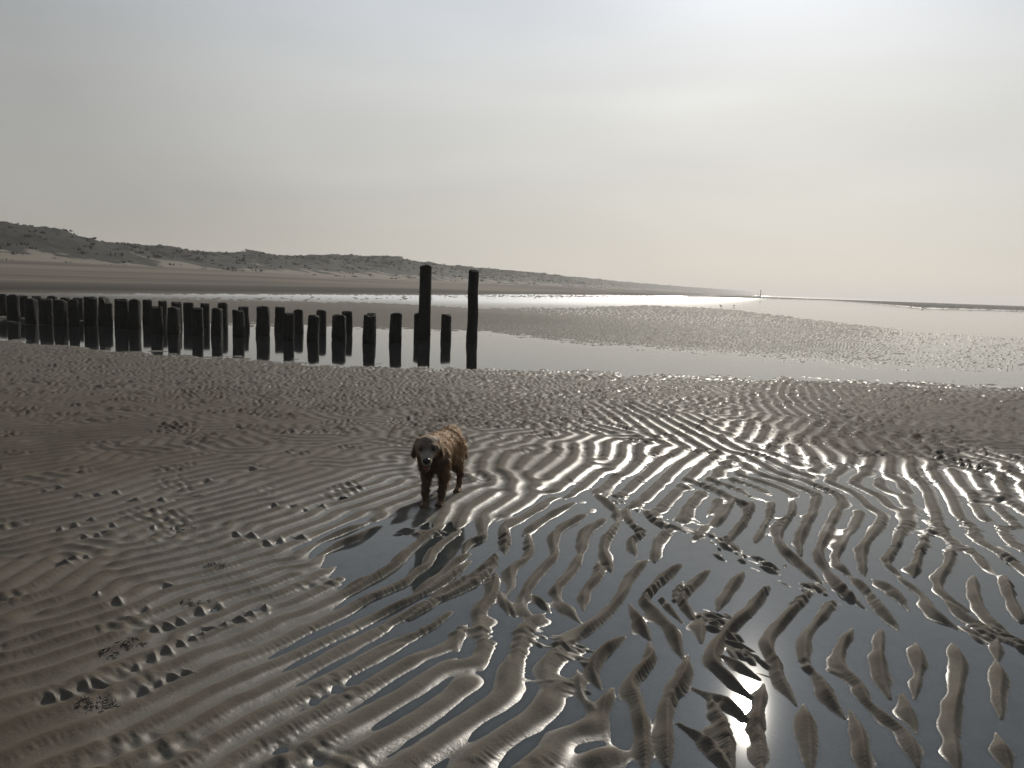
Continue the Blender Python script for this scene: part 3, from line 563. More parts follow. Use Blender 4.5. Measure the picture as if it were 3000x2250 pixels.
# basins: distance of near and far shore as functions of azimuth
def curve(pts):
    a = []; d = []
    for px, py in pts:
        g = ground(px, py); a.append(math.degrees(math.atan2(g[0], g[1]))); d.append(math.log(np.hypot(*g)))
    return lambda az: np.interp(az, a, d)
near_c = curve([(-600,975),(0,997),(300,1028),(542,1044),(949,1071),(1410,1082),(1898,1098),(2200,1108),(2441,1115),(3000,1130),(3500,1140)])
far_c = curve([(-600,930),(0,934),(370,938),(760,950),(1100,960),(1417,970),(1627,997),(1898,1020),(2170,1040),(2500,1072),(3000,1092),(3500,1100)])
wob = 0.012 * n2 + 0.02 * n1
sn = LD - near_c(AZD) + wob; sf = far_c(AZD) - LD + wob * 1.5
basin = sm(-0.03, 0.07, sn) * sm(-0.05, 0.10, sf)
front = np.abs(AZD) < 75
z = np.where(front, z * (1 - basin) + (-0.05) * basin, z)
z -= 0.014 * np.exp(-(sn / 0.05) ** 2) * front * (base > 0.01) * sm(-25, -5, AZD)
# lagoon on the right
lag_n = curve([(1900,893),(2100,902),(2263,920),(2466,946),(2710,974),(3000,990),(3500,1010)])
lag_f = curve([(1900,871),(2100,871),(2228,874),(2425,880),(2702,903),(3000,911),(3500,922)])
s1_ = LD - lag_n(AZD) + wob; s2_ = lag_f(AZD) - LD
lag = sm(-0.03, 0.12, s1_) * sm(-0.02, 0.05, s2_) * sm(6.5, 9.5, AZD)
z = z * (1 - lag) - 0.06 * lag
# spit beyond the lagoon, then the sea
spit = sm(0.0, 0.10, -s2_) * sm(13, 16, AZD) * sm(1000, 700, D)
z = np.where(AZD > 12, z * (1 - spit) + (0.48 + 0.06 * n1) * spit, z)
seam = sm(900, 1100, D) * sm(14.5, 15.2, AZD)
z = z * (1 - seam) - 1.2 * seam
# wet flat in front of the beach
d17 = R(17.7)
T = -X * math.cos(d17) + Y * math.sin(d17); S = X * math.sin(d17) + Y * math.cos(d17)
wetb = curve([(-900,872),(0,878),(370,885),(760,885),(1100,888),(1417,905),(1700,900),(1900,893)])
s3_ = LD - wetb(AZD) + 0.03 * n1
flat = sm(-0.05, 0.12, s3_) * sm(13, 10, AZD)
z = z * (1 - flat) + (-0.010 + 0.006 * n1 + 0.004 * n2 + 0.011 * bsp(nB, S / 9, T / 0.35)) * flat
# the beach: a low wet bank, then a slow rise to the dune foot
tt = T + 2.0 * np.sin(S / 47.0) + 1.2 * np.sin(S / 17.0 + 1)
beach = 0.75 * sm(50, 60, tt) + 0.5 * sm(60, 80, tt) + 1.7 * sm(72, 108, tt)
z = np.where(T > 45, z * sm(54, 50, tt) + beach, z)
z = np.where(np.abs(AZD) > 150, np.maximum(z, -0.02), z)
gv = np.stack([X, Y, z], -1).reshape(-1, 3)
nr, nc = X.shape
gf = grid_faces(nr, nc, wrap=True)
ground_o = tag(mesh_obj('sand_flats', gv, gf, M_sand), kind='structure')
wa_ = ground_o.data.attributes.new('wet', 'FLOAT', 'POINT')
wa_.data.foreach_set('value', np.clip(np.maximum(wetk * sm(0.032, 0.012, base), np.maximum(sm(0.005, 0.0005, z) * (1 - .8 * sm(17, 26, D) * sm(31, 22, AZD)), .75 * lumpw)) * sm(52, 46, T), 0, 1).astype(np.float32).ravel())
def gz(x, y):
    j = int(np.clip(np.searchsorted(azs, math.atan2(x, y)), 0, nc - 1)); i = int(np.clip(np.searchsorted(ds, math.hypot(x, y)), 0, nr - 1))
    return float(z[i, j])

# water sheet
rings = np.array([0.0001, 1, 3, 8, 20, 60, 200, 700, 2500, 8450]); aa = np.linspace(0, 2 * math.pi, 97)[:-1]
WA, WD = np.meshgrid(aa, rings)
wv = np.stack([np.sin(WA) * WD, np.cos(WA) * WD, 0 * WA], -1).reshape(-1, 3)
tag(mesh_obj('water', wv, grid_faces(len(rings), 96, wrap=True), M_water), kind='structure')

# ------------------------------------------------------------------ dunes
def dune_material():
    mt, t, b = new_mat("dune_grass_and_sand")
    g = N(t, 'ShaderNodeNewGeometry'); sp = N(t, 'ShaderNodeSeparateXYZ'); L(t, g, 'Position', sp, 0)
    n = N(t, 'ShaderNodeTexNoise'); n.inputs['Scale'].default_value = 0.13; n.inputs['Detail'].default_value = 7; n.inputs['Roughness'].default_value = 0.62; L(t, g, 'Position', n, 0)
    n2_ = N(t, 'ShaderNodeTexNoise'); n2_.inputs['Scale'].default_value = 0.6; n2_.inputs['Detail'].default_value = 5; L(t, g, 'Position', n2_, 0)
    hgt = N(t, 'ShaderNodeMapRange'); hgt.inputs['From Min'].default_value = 2.8; hgt.inputs['From Max'].default_value = 6.5; hgt.inputs['To Min'].default_value = -0.09; hgt.inputs['To Max'].default_value = 0.26; L(t, sp, 'Z', hgt, 0)
    s = N(t, 'ShaderNodeMath', operation='ADD'); L(t, n, 0, s, 0); L(t, hgt, 0, s, 1)
    gr = ramp(t, [(0.47, (0, 0, 0)), (0.52, (1, 1, 1))]); L(t, s, 0, gr, 0)
    gc = ramp(t, [(0.35, (0.006, 0.0075, 0.006)), (0.65, (0.019, 0.020, 0.014))]); L(t, n2_, 0, gc, 0)
    mx = N(t, 'ShaderNodeMix', data_type='RGBA'); L(t, gr, 0, mx, 0); mx.inputs[6].default_value = (0.135, 0.118, 0.095, 1); L(t, gc, 0, mx, 7)
    L(t, mx, 2, b, 'Base Color'); b.inputs['Roughness'].default_value = 0.9; b.inputs['Specular IOR Level'].default_value = 0.1
    return mt
M_dune = dune_material()
SKYL = [(-900,640),(-300,645),(0,657),(70,668),(150,690),(230,708),(300,722),(370,715),(420,722),(520,735),(600,740),(700,742),(780,752),(850,750),(930,762),(1000,765),(1070,755),(1100,753),(1180,762),(1260,775),(1340,782),(1420,790),(1500,795),(1620,808),(1700,814),(1800,824),(1900,832),(2000,840),(2100,846),(2180,852),(2235,860)]
sk_az = [az_of(a, b) for a, b in SKYL]; sk_tan = [(lambda d: d[2] / math.hypot(d[0], d[1]))(ray(a, b)) for a, b in SKYL]
ns_, ntt = 900, 90
Sg = np.concatenate([np.linspace(-120, 500, 620), np.geomspace(502, 5200, 280)])
Tg = np.concatenate([np.linspace(92, 150, 60), np.linspace(152, 260, 30)])
SS, TT = np.meshgrid(Sg, Tg)
DX = SS * math.sin(d17) - TT * math.cos(d17); DY = SS * math.cos(d17) + TT * math.sin(d17)
def ridge_h(s, t):
    x = s * math.sin(d17) - t * math.cos(d17); y = s * math.cos(d17) + t * math.sin(d17)
    return H + np.hypot(x, y) * np.interp(np.degrees(np.arctan2(x, y)), sk_az, sk_tan)
TR = 138.0
hr = np.clip(ridge_h(Sg, TR), 4.0, 22)[None, :]
def nz(a, b, sc_):   # reuse of the smooth noise tiles
    return bsp(nM, a / sc_ * 3.0, b / sc_ * 3.0)
wv_ = (np.clip((TT - 100) / (TR - 100), 0, 1))
shape = sm(0, 1, wv_) ** 0.75
lump = 0.6 * nz(SS * 0.6, TT, 9.0) + 0.3 * nz(SS, TT, 3.5)
Z = 2.6 + (hr - 2.6) * shape
Z += (lump * 1.0) * shape * (1 - 0.75 * sm(0.75, 1.0, wv_) * (TT <= TR + 8))
Z += -2.5 * sm(TR + 4, 250, TT) + 0.25 * nz(SS * 2, TT * 2, 1.6) * sm(0.2, 0.5, wv_)
Z = np.where(TT < 104, np.minimum(Z, 2.2 + (TT - 92) * 0.08), Z)
dv = np.stack([DX, DY, Z], -1).reshape(-1, 3)
tag(mesh_obj('dunes', dv, grid_faces(*SS.shape), M_dune), kind='structure')

# marram tufts: bristly clumps on the dunes
M_marram = simple('marram', (0.009, 0.010, 0.007), 0.85, 0.8, 0.35, spec=0.1)
tv_, tf_ = [], []
cnt = 0
NTUFT = 5200
for k in range(NTUFT):
    i = int(rng.integers(0, len(Sg) - 240)); j = int(rng.integers(6, 62))
    if k % 3 == 0: j = int(rng.integers(40, 58))
    x, y, zz = DX[j, i], DY[j, i], Z[j, i]
    x += rng.uniform(-.6, .6); y += rng.uniform(-.6, .6)
    if rng.random() > 0.25 + 0.75 * (zz > 4.5): continue
    hh = rng.uniform(.2, .55); ww = rng.uniform(.7, 2.0)
    for b_ in range(7):
        a = rng.uniform(0, 6.28); ox_, oy_ = ww * .5 * math.cos(a), ww * .5 * math.sin(a)
        n = len(tv_)
        tx, ty = x + ox_ * .6 + rng.uniform(-.2, .2), y + oy_ * .6 + rng.uniform(-.2, .2)
        w2 = .22
        tv_ += [(tx - w2 * math.sin(a), ty + w2 * math.cos(a), zz - .15), (tx + w2 * math.sin(a), ty - w2 * math.cos(a), zz - .15), (tx + ox_ * .5, ty + oy_ * .5, zz + hh * rng.uniform(.6, 1))]
        tf_.append((n, n + 1, n + 2))
tag(mesh_obj('marram_grass', tv_, tf_, M_marram, smooth=False), 'dark tufts of marram grass covering the dune ridge behind the beach', 'grass', kind='stuff')

# ------------------------------------------------------------------ timber piles of the breakwater
def pile_material():
    mt, t, b = new_mat("tarred_weedy_timber")
    tcn = N(t, 'ShaderNodeTexCoord'); mpn = N(t, 'ShaderNodeMapping'); mpn.inputs['Scale'].default_value = (14, 14, 1.6); L(t, tcn, 'Object', mpn, 0)
    n = N(t, 'ShaderNodeTexNoise'); n.inputs['Scale'].default_value = 1.6; n.inputs['Detail'].default_value = 6; L(t, mpn, 0, n, 0)
    v = N(t, 'ShaderNodeTexVoronoi'); v.inputs['Scale'].default_value = 26; L(t, tcn, 'Object', v, 0)
    cr = ramp(t, [(0.3, (0.004, 0.0045, 0.004)), (0.6, (0.008, 0.008, 0.0065)), (0.8, (0.015, 0.015, 0.010))]); L(t, n, 0, cr, 0)
    L(t, cr, 0, b, 'Base Color'); b.inputs['Roughness'].default_value = 0.75; b.inputs['Specular IOR Level'].default_value = 0.12
    s = N(t, 'ShaderNodeMath', operation='ADD'); L(t, n, 0, s, 0); L(t, v, 0, s, 1)
    bp = N(t, 'ShaderNodeBump'); bp.inputs['Distance'].default_value = 0.02; L(t, s, 0, bp, 'Height'); L(t, bp, 0, b, 'Normal')
    return mt
M_pile = pile_material()
def pile(name, x, y, h, r, seed, lean=(0, 0), notch=0.0):
    rg = np.random.default_rng(seed)
    nsd, nrg = 22, 30
    zs = np.concatenate([np.linspace(-0.5, h - 0.05, nrg - 4), [h - 0.02, h - .005, h, h]])
    ph = np.linspace(0, 2 * math.pi, nsd, endpoint=False)
    a1_, a2_, a3_, a4_ = rg.uniform(0, 6.28, 4)
    V = []
    for k, zz in enumerate(zs):
        f = zz / max(h, .1)
        rad = r * (1 + 0.05 * np.sin(3 * ph + a1_) + 0.035 * np.sin(5 * ph + a2_ + zz * 2) + 0.05 * math.sin(zz * 5 + a3_) * np.cos(ph + a4_) + rg.normal(0, .018, nsd))
        rad = rad * (1.04 - 0.05 * f + 0.06 * math.exp(-((zz - 0.12) / .16) ** 2))
        if k == nrg - 3: rad *= .93
        if k == nrg - 2: rad *= .80
        if k == nrg - 1: rad *= .02
        zt = zz + (0.022 * np.sin(2 * ph + a2_) + rg.normal(0, .006, nsd)) * (zz > h - .06)
        if notch: zt = np.where((np.cos(ph) > 0.15) & (zz > h - notch), h - notch + (zz - h + notch) * .12, zt)
        V.append(np.stack([rad * np.cos(ph) + lean[0] * zz, rad * np.sin(ph) + lean[1] * zz, np.broadcast_to(zt, ph.shape)], -1))
    V = np.concatenate(V)
    o = mesh_obj(name, V, grid_faces(nrg, nsd, wrap=True), M_pile)
    o.location = (x, y, 0); return o
# cropped views: (left, right, top, bottom of reflection or None), row 'f' front 'b' back
P1 = (0, 600, .3391); P2 = (700, 700, .3617)
PIL = [(P1,-75,-5,770,1140,'b'),(P1,0,58,775,1143,'b'),(P1,70,160,780,1195,'f'),(P1,165,240,790,1150,'b'),(P1,228,322,815,1205,'f'),(P1,290,360,795,1155,'b'),(P1,350,448,815,1220,'f'),
 (P1,418,495,792,1165,'b'),(P1,476,575,826,1235,'f'),(P1,538,610,805,1170,'b'),(P1,602,676,822,1245,'f'),(P1,638,715,810,1175,'b'),(P1,733,838,800,1255,'f'),(P1,858,965,800,1270,'f'),
 (P1,1000,1106,820,1280,'f'),(P1,1120,1216,820,1286,'f'),(P1,1234,1310,825,1225,'b'),(P1,1306,1402,885,1300,'f'),(P1,1368,1440,835,1226,'b'),(P1,1450,1552,888,1300,'f'),(P1,1486,1572,845,1236,'b'),
 (P1,1594,1682,850,1242,'b'),(P1,1662,1756,895,1325,'f'),(P1,1734,1812,855,1244,'b'),(P1,1826,1920,897,1332,'f'),(P1,1882,1968,850,1272,'b'),(P1,2008,2110,912,1340,'f'),(P1,2062,2152,885,1252,'b'),
 (P2,143,252,550,978,'f'),(P2,290,372,555,915,'b'),(P2,358,446,605,996,'f'),(P2,442,526,575,912,'b'),(P2,550,646,620,1002,'f'),(P2,622,708,580,934,'b'),(P2,752,870,620,1005,'f'),
 (P2,832,920,590,937,'b'),(P2,998,1100,620,1032,'f'),(P2,1034,1112,605,962,'b'),(P2,1218,1322,605,1040,'f'),(P2,1414,1490,605,995,'b'),(P2,1450,1556,215,None,'T1'),(P2,1632,1722,615,1000,'s'),(P2,1840,1932,255,None,'T2')]
GRP = 'old timber piles of the breakwater row'
names_f = []
info = []
for k, (fr_, l, r_, t_, b_, row) in enumerate(PIL):
    ox, oy, s = fr_
    pxl, pxr = ox + l * s, ox + r_ * s; pt = oy + t_ * s; pc = (pxl + pxr) / 2
    if b_ is None: pw = 992 if row == 'T1' else 1000
    else: pw = (pt + oy + b_ * s) / 2 + 1.5
    g = ground(pc, pw); dist = float(np.hypot(*g))
    dr = ray(pc, pt); h = H + dist * dr[2] / math.hypot(dr[0], dr[1])
    rad = 0.5 * (pxr - pxl) / F * dist * 0.90
    info.append((pc, row, g, h, rad))
order = sorted(range(len(info)), key=lambda i: info[i][0])
ORD = ['first', 'second', 'third', 'fourth', 'fifth', 'sixth', 'seventh', 'eighth', 'ninth', 'tenth', 'eleventh', 'twelfth', 'thirteenth', 'fourteenth', 'fifteenth', 'sixteenth', 'seventeenth', 'eighteenth', 'nineteenth', 'twentieth', 'twenty-first', 'twenty-second', 'twenty-third']
special = {13: 'short black pile with a broken notched shoulder on its right side', }
fi = [i for i in order if info[i][1] == 'f'][::-1]; bi = [i for i in order if info[i][1] == 'b'][::-1]
for k, (pc, row, g, h, rad) in enumerate(info):
    if row == 'T1': lab = 'tall black timber pile, taller left one of the two high poles standing in the pool'
    elif row == 'T2': lab = 'tall black timber pile at the right end of the row, alone in the pool'
    elif row == 's': lab = 'short lone black pile standing between the two tall poles'
    elif row == 'f':
        n = fi.index(k); lab = ('broken-shouldered ' if k == 13 else 'short black ') + 'pile, %s in the nearer row counting leftward from the tall left pole' % ORD[n]
    else:
        n = bi.index(k); lab = 'short black pile, %s in the farther row counting leftward from the tall left pole' % ORD[n]
    o = pile('timber_pile', float(g[0]), float(g[1]), h, rad, 100 + k, lean=(random.uniform(-.012, .012) + (0.02 if k in (13, 3) else 0), random.uniform(-.02, .02)), notch=0.2 if k == 13 else 0.0)
    if row[0] == 'T': o.rotation_euler[1] = -0.012
    tag(o, lab, 'pile', 'tall timber piles' if row[0] == 'T' else GRP)

# ------------------------------------------------------------------ implicit surfaces for the living things
def surface(dist, lo, hi, h):
    lo = np.array(lo, float); n = np.ceil((np.array(hi) - lo) / h).astype(int) + 1
    G = np.meshgrid(*[lo[i] + h * np.arange(n[i]) for i in range(3)], indexing='ij')
    f = dist(*G).astype(float)
    ins = f < 0
    c = [ins[a:n[0] - 1 + a, b:n[1] - 1 + b, d:n[2] - 1 + d] for a in (0, 1) for b in (0, 1) for d in (0, 1)]
    cntc = sum(x.astype(int) for x in c); act = (cntc > 0) & (cntc < 8)
    idx = -np.ones(act.shape, int); idx[act] = np.arange(act.sum())
    I = np.argwhere(act); P = np.zeros((len(I), 3)); W = np.zeros(len(I))
    cor = [(a, b, d) for a in (0, 1) for b in (0, 1) for d in (0, 1)]
    for p in cor:
        for ax in range(3):
            if p[ax] == 0:
                q = list(p); q[ax] = 1
                fa = f[tuple((I + p).T)]; fb = f[tuple((I + q).T)]
                m_ = (fa < 0) != (fb < 0)
                t_ = np.where(m_, fa / (fa - fb + 1e-20), 0)
                pos = np.array(p, float)[None, :].repeat(len(I), 0); pos[:, ax] += t_
                P += pos * m_[:, None]; W += m_
    P = lo + (I + P / W[:, None]) * h
    faces = []
    for ax in range(3):
        b1, b2 = [(1, 2), (2, 0), (0, 1)][ax]
        s0 = [slice(1, -1)] * 3; s0[ax] = slice(0, n[ax] - 1)
        base_ = np.argwhere(ins != np.roll(ins, -1, ax))
        base_ = base_[(base_[:, ax] < n[ax] - 1) & (base_[:, b1] > 0) & (base_[:, b2] > 0) & (base_[:, b1] < n[b1] - 1) & (base_[:, b2] < n[b2] - 1)]
        e1 = np.zeros(3, int); e1[b1] = 1; e2 = np.zeros(3, int); e2[b2] = 1
        q = np.stack([idx[tuple(base_.T)], idx[tuple((base_ - e1).T)], idx[tuple((base_ - e1 - e2).T)], idx[tuple((base_ - e2).T)]], -1)
        flip = ~ins[tuple(base_.T)]
        q[flip] = q[flip][:, ::-1]
        faces.append(q)
    return P, np.concatenate(faces)
def smin(a, b, k):
    hh = np.clip(0.5 + 0.5 * (b - a) / k, 0, 1); return b * (1 - hh) + a * hh - k * hh * (1 - hh)
def ell(X_, Y_, Z_, c, r):
    q = np.sqrt(((X_ - c[0]) / r[0]) ** 2 + ((Y_ - c[1]) / r[1]) ** 2 + ((Z_ - c[2]) / r[2]) ** 2)
    return (q - 1) * min(r)
def cap(X_, Y_, Z_, a, b, ra, rb, fl=1.0):
    a = np.array(a); b = np.array(b); d = b - a
    t_ = np.clip(((X_ - a[0]) * d[0] + (Y_ - a[1]) * d[1] + (Z_ - a[2]) * d[2]) / (d @ d), 0, 1)
    return np.sqrt((X_ - a[0] - d[0] * t_) ** 2 + ((Y_ - a[1] - d[1] * t_) / fl) ** 2 + (Z_ - a[2] - d[2] * t_) ** 2) - (ra + (rb - ra) * t_)

# dog, local frame: x forward, y to its left, z up
HA = R(15); HP = (.33, 0.0)
HS, HZ = 1.12, .49
def unturn3(x, y, z):
    x, y = unturn(x, y); return .40 + (x - .40) / HS, y / HS, HZ + (z - HZ) / HS
def unturn(x, y):      # body frame -> frame of the turned head
    c_, s_ = math.cos(HA), math.sin(HA)
    return HP[0] + (x - HP[0]) * c_ + y * s_, -(x - HP[0]) * s_ + y * c_
def turn_pts(V):
    V = np.array(V); V[:, 0] = .40 + (V[:, 0] - .40) * HS; V[:, 1] *= HS; V[:, 2] = HZ + (V[:, 2] - HZ) * HS
    c_, s_ = math.cos(HA), math.sin(HA)
    a, b = V[:, 0] - HP[0], V[:, 1].copy(); V[:, 0] = HP[0] + a * c_ - b * s_; V[:, 1] = a * s_ + b * c_
    return V
def dog_sdf(x, y, zz):
    yn = y; xb, yb = x, y
    b = ell(x, y, zz, (.15, 0, .405), (.170, .092, .140))
    b = smin(b, ell(x, y, zz, (-.06, 0, .415), (.22, .078, .103)), .06)
    b = smin(b, ell(x, y, zz, (-.27, 0, .425), (.130, .080, .108)), .06)
    b = smin(b, cap(x, y, zz, (.22, 0, .42), (.375, .0, .475), .098, .075), .05)
    # head (turned down a little)
    zb = zz; x, y, zz = unturn3(x, y, zz)
    hd = ell(x, y, zz, (.425, 0, .508), (.080, .066, .066))
    hd = smin(hd, ell(x, y, zz, (.405, .045, .488), (.05, .035, .045)), .03); hd = smin(hd, ell(x, y, zz, (.405, -.045, .488), (.05, .035, .045)), .03)
    hd = smin(hd, cap(x, y, zz, (.46, 0, .476), (.555, 0, .436), .044, .032), .025)
    hd = smin(hd, cap(x, y, zz, (.44, 0, .430), (.530, 0, .384), .032, .019), .014)      # dropped jaw, mouth open
    for s in (1, -1):
        hd = smin(hd, ell(x, y, zz, (.485, s * .030, .520), (.024, .020, .012)), .015)   # brows
        e = cap(x, y, zz, (.405, s * .062, .528), (.405, s * .090, .452), .022, .027, .55)
        hd = smin(hd, e, .014)
    x, y, zz = xb, yb, zb; hd = hd * HS
    b = smin(b, hd, .035)
    # legs: walking
    def leg(pts, rs, k=.03):
        d_ = None
        for (p, q, ra, rb) in zip(pts[:-1], pts[1:], rs[:-1], rs[1:]):
            c = cap(x, y, zz, p, q, ra, rb); d_ = c if d_ is None else smin(d_, c, .02)
        return d_
    def paw(cx, cy, cz=.024):
        d_ = ell(x, y, zz, (cx, cy, cz), (.042, .030, .023))
        for o_ in (-.021, -.007, .007, .021):
            d_ = smin(d_, ell(x, y, zz, (cx + .034, cy + o_, cz - .005), (.017, .009, .014)), .005)
        return d_
    for pts, rs, pw in [
        (((.18, -.062, .36), (.13, -.066, .24), (.20, -.052, .115), (.205, -.046, .035)), (.056, .036, .027, .023), (.225, -.046, .024)),      # dog's right fore (left in photo), forward
        (((.17, .062, .36), (.12, .066, .24), (.13, .052, .115), (.125, .046, .035)), (.060, .037, .027, .023), (.15, .046, .024)),
        (((-.27, .060, .37), (-.20, .068, .255), (-.335, .068, .150), (-.30, .068, .035)), (.068, .044, .025, .021), (-.27, .068, .024)),
        (((-.27, -.060, .37), (-.21, -.066, .255), (-.40, -.066, .160), (-.42, -.066, .040)), (.068, .044, .025, .021), (-.395, -.066, .026))]:
        b = smin(b, leg(pts, rs), .035); b = smin(b, paw(*pw), .02)
    b = smin(b, cap(x, y, zz, (-.37, .0, .44), (-.50, .03, .36), .034, .030), .03)
    b = smin(b, cap(x, y, zz, (-.50, .03, .36), (-.56, .05, .24), .030, .016), .02)
    # coat: matted, clumped
    dis = .6 * .0042 * np.sin(62 * x + 3 * np.sin(31 * zz)) * np.sin(55 * yn + 2 * np.sin(40 * x)) + .0035 * np.sin(90 * zz + 40 * y + 2 * np.sin(50 * x))
    return b + dis * sm(.05, .2, zz) * sm(.47, .40, x)
dvv, dff = surface(dog_sdf, (-.64, -.2, -.01), (.64, .2, .62), .0075)
dist_near = 0
def fur_material(name, attr=True):
    mt, t, b = new_mat(name)
    at = N(t, 'ShaderNodeAttribute', attribute_name='coat')
    tcn = N(t, 'ShaderNodeTexCoord'); n = N(t, 'ShaderNodeTexNoise'); n.inputs['Scale'].default_value = 34; n.inputs['Detail'].default_value = 6; n.inputs['Distortion'].default_value = 1.2
    mpn = N(t, 'ShaderNodeMapping'); mpn.inputs['Scale'].default_value = (1, 1, .35); L(t, tcn, 'Object', mpn, 0); L(t, mpn, 0, n, 0)
    mr = N(t, 'ShaderNodeMapRange'); mr.inputs['From Min'].default_value = .3; mr.inputs['From Max'].default_value = .7; mr.inputs['To Min'].default_value = .65; mr.inputs['To Max'].default_value = 1.3; L(t, n, 0, mr, 0)
    s = N(t, 'ShaderNodeVectorMath', operation='SCALE'); L(t, at, 'Color', s, 0); L(t, mr, 0, s, 3); L(t, s, 0, b, 'Base Color')
    b.inputs['Roughness'].default_value = .7; b.inputs['Specular IOR Level'].default_value = .2
    b.inputs['Sheen Weight'].default_value = .35; b.inputs['Sheen Tint'].default_value = (.9, .6, .35, 1)
    bp = N(t, 'ShaderNodeBump'); bp.inputs['Distance'].default_value = .006; L(t, n, 0, bp, 'Height'); L(t, bp, 0, b, 'Normal')
    return mt
M_fur = fur_material('golden_coat')
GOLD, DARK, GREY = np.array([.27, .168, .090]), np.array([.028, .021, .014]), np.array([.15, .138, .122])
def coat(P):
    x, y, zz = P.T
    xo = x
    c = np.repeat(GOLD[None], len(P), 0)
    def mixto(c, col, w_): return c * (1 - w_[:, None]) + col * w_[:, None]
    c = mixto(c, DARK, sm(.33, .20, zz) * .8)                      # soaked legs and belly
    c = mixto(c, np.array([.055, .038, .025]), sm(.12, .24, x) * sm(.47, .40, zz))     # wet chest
    c = mixto(c, np.array([.085, .058, .038]), sm(.36, .40, x) * sm(.40, .46, zz) * sm(.5, .47, x))
    x, y, zz = unturn3(x, y, zz)
    c = mixto(c, np.array([.07, .055, .042]), sm(.375, .40, x) * sm(.47, .50, zz))
    face = sm(.40, .46, x) * sm(.36, .42, zz)
    c = mixto(c, np.array([.085, .070, .055]), face)
    c = mixto(c, GREY, face * np.maximum(sm(.50, .53, x), sm(.50, .47, zz) * sm(.45, .48, x)))                                     # greying face
    ear = sm(.072, .082, np.abs(y)) * sm(.36, .38, x) * sm(.42, .44, zz)
    c = mixto(c, np.array([.035, .022, .014]), ear)
    for s_ in (1, -1): c = mixto(c, np.array([.03, .024, .02]), np.exp(-(((x - .485) / .03) ** 2 + ((y - s_ * .037) / .021) ** 2 + ((zz - .503) / .019) ** 2)) * .95)
    mouth = sm(.445, .47, x) * sm(.014, .008, np.abs(zz - (.437 - (x - .45) * .42))) * sm(.03, .022, np.abs(y))
    c = mixto(c, np.array([.015, .010, .009]), mouth)
    return c
dog_yaw = math.atan2(-.98, -.19)
a_f = (ground(1248, 1488) + ground(1287, 1486)) / 2
dog = bpy.data.objects.new('golden_retriever', None); COL.objects.link(dog)
SD = .98
# fore paws' midpoint sits at local (.19, 0)
cy_, sy_ = math.cos(dog_yaw), math.sin(dog_yaw)
dx_, dy_ = float(a_f[0] - .18 * SD * cy_), float(a_f[1] - .18 * SD * sy_)
dog.location = (dx_, dy_, gz(float(a_f[0]), float(a_f[1])) - .004); dog.rotation_euler = (0, 0, dog_yaw); dog.scale = (SD, SD, SD)
tag(dog, 'wet golden retriever with greying face walking towards the camera over the rippled sand', 'dog')
def paint(o, cols):
    at = o.data.color_attributes.new('coat', 'FLOAT_COLOR', 'POINT')
    at.data.foreach_set('color', np.concatenate([cols, np.ones((len(cols), 1))], 1).astype(np.float32).ravel())
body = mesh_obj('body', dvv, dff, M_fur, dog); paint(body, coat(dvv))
# fur: short strands following the body, one mesh
tri = dff[:, :3]; e1 = dvv[tri[:, 1]] - dvv[tri[:, 0]]; e2 = dvv[tri[:, 2]] - dvv[tri[:, 0]]
nn = np.cross(e1, e2); nn /= np.linalg.norm(nn, axis=1)[:, None] + 1e-12
cen = dvv[dff].mean(1)
pick = rng.choice(len(cen), 16000)
keep = (cen[pick, 2] > .06) & ~((cen[pick, 0] > .44))
pick = pick[keep]
hx, _hy = unturn(cen[pick, 0], cen[pick, 1]); pick = pick[hx < .40]
c = cen[pick] + rng.normal(0, .003, (len(pick), 3)); n_ = nn[pick]
flow = np.array([-.6, 0, -.8])[None] + rng.normal(0, .25, (len(pick), 3)); flow -= n_ * (flow * n_).sum(1)[:, None]
flow /= np.linalg.norm(flow, axis=1)[:, None] + 1e-9
ln_ = .011 + .008 * rng.random(len(pick)); belly = (n_[:, 2] < -.3) & (c[:, 2] > .2); ln_ = np.where(belly, ln_ * 2.0, ln_)
ln_ *= sm(.05, .2, c[:, 2]) * .8 + .3
side = np.cross(n_, flow) * .0022
tip = c + flow * ln_[:, None] + n_ * (ln_ * .30)[:, None]; tip[:, 2] -= np.where(belly, .012, 0)
mid = c + flow * (ln_ * .5)[:, None] + n_ * (ln_ * .32)[:, None]
fv = np.stack([c - side, c + side, mid + side * .8, mid - side * .8, tip, tip], 1)
k_ = np.arange(len(pick))[:, None] * 6
ff = np.concatenate([k_ + np.array([[0, 1, 2, 3]]), k_ + np.array([[3, 2, 4, 5]])])
fur = mesh_obj('fur', fv.reshape(-1, 3), ff, M_fur, dog); fur['kind'] = 'stuff'
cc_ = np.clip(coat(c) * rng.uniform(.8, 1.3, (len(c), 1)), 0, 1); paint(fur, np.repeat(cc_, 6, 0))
M_dark = simple('dog_dark_skin', (.012, .010, .010), .35)
M_eye = simple('dog_eye', (.012, .008, .006), .12)
M_tongue = simple('dog_tongue', (.16, .045, .045), .4)
def blob(name, c, r, mat, parent):
    V, Fq = surface(lambda a, b, d: ell(a, b, d, c, r), [c[i] - r[i] * 1.3 for i in range(3)], [c[i] + r[i] * 1.3 for i in range(3)], max(r) / 9)
    return mesh_obj(name, turn_pts(V), Fq, mat, parent)
for s in (1, -1): blob('eye', (.489, s * .036, .502), (.014, .015, .014), M_eye, dog)
V, Fq = surface(lambda a, b, d: smin(ell(a, b, d, (.583, 0, .447), (.016, .024, .017)), ell(a, b, d, (.578, 0, .437), (.014, .012, .014)), .01), (.55, -.035, .41), (.61, .035, .475), .0025)
mesh_obj('nose', turn_pts(V), Fq, M_dark, dog)
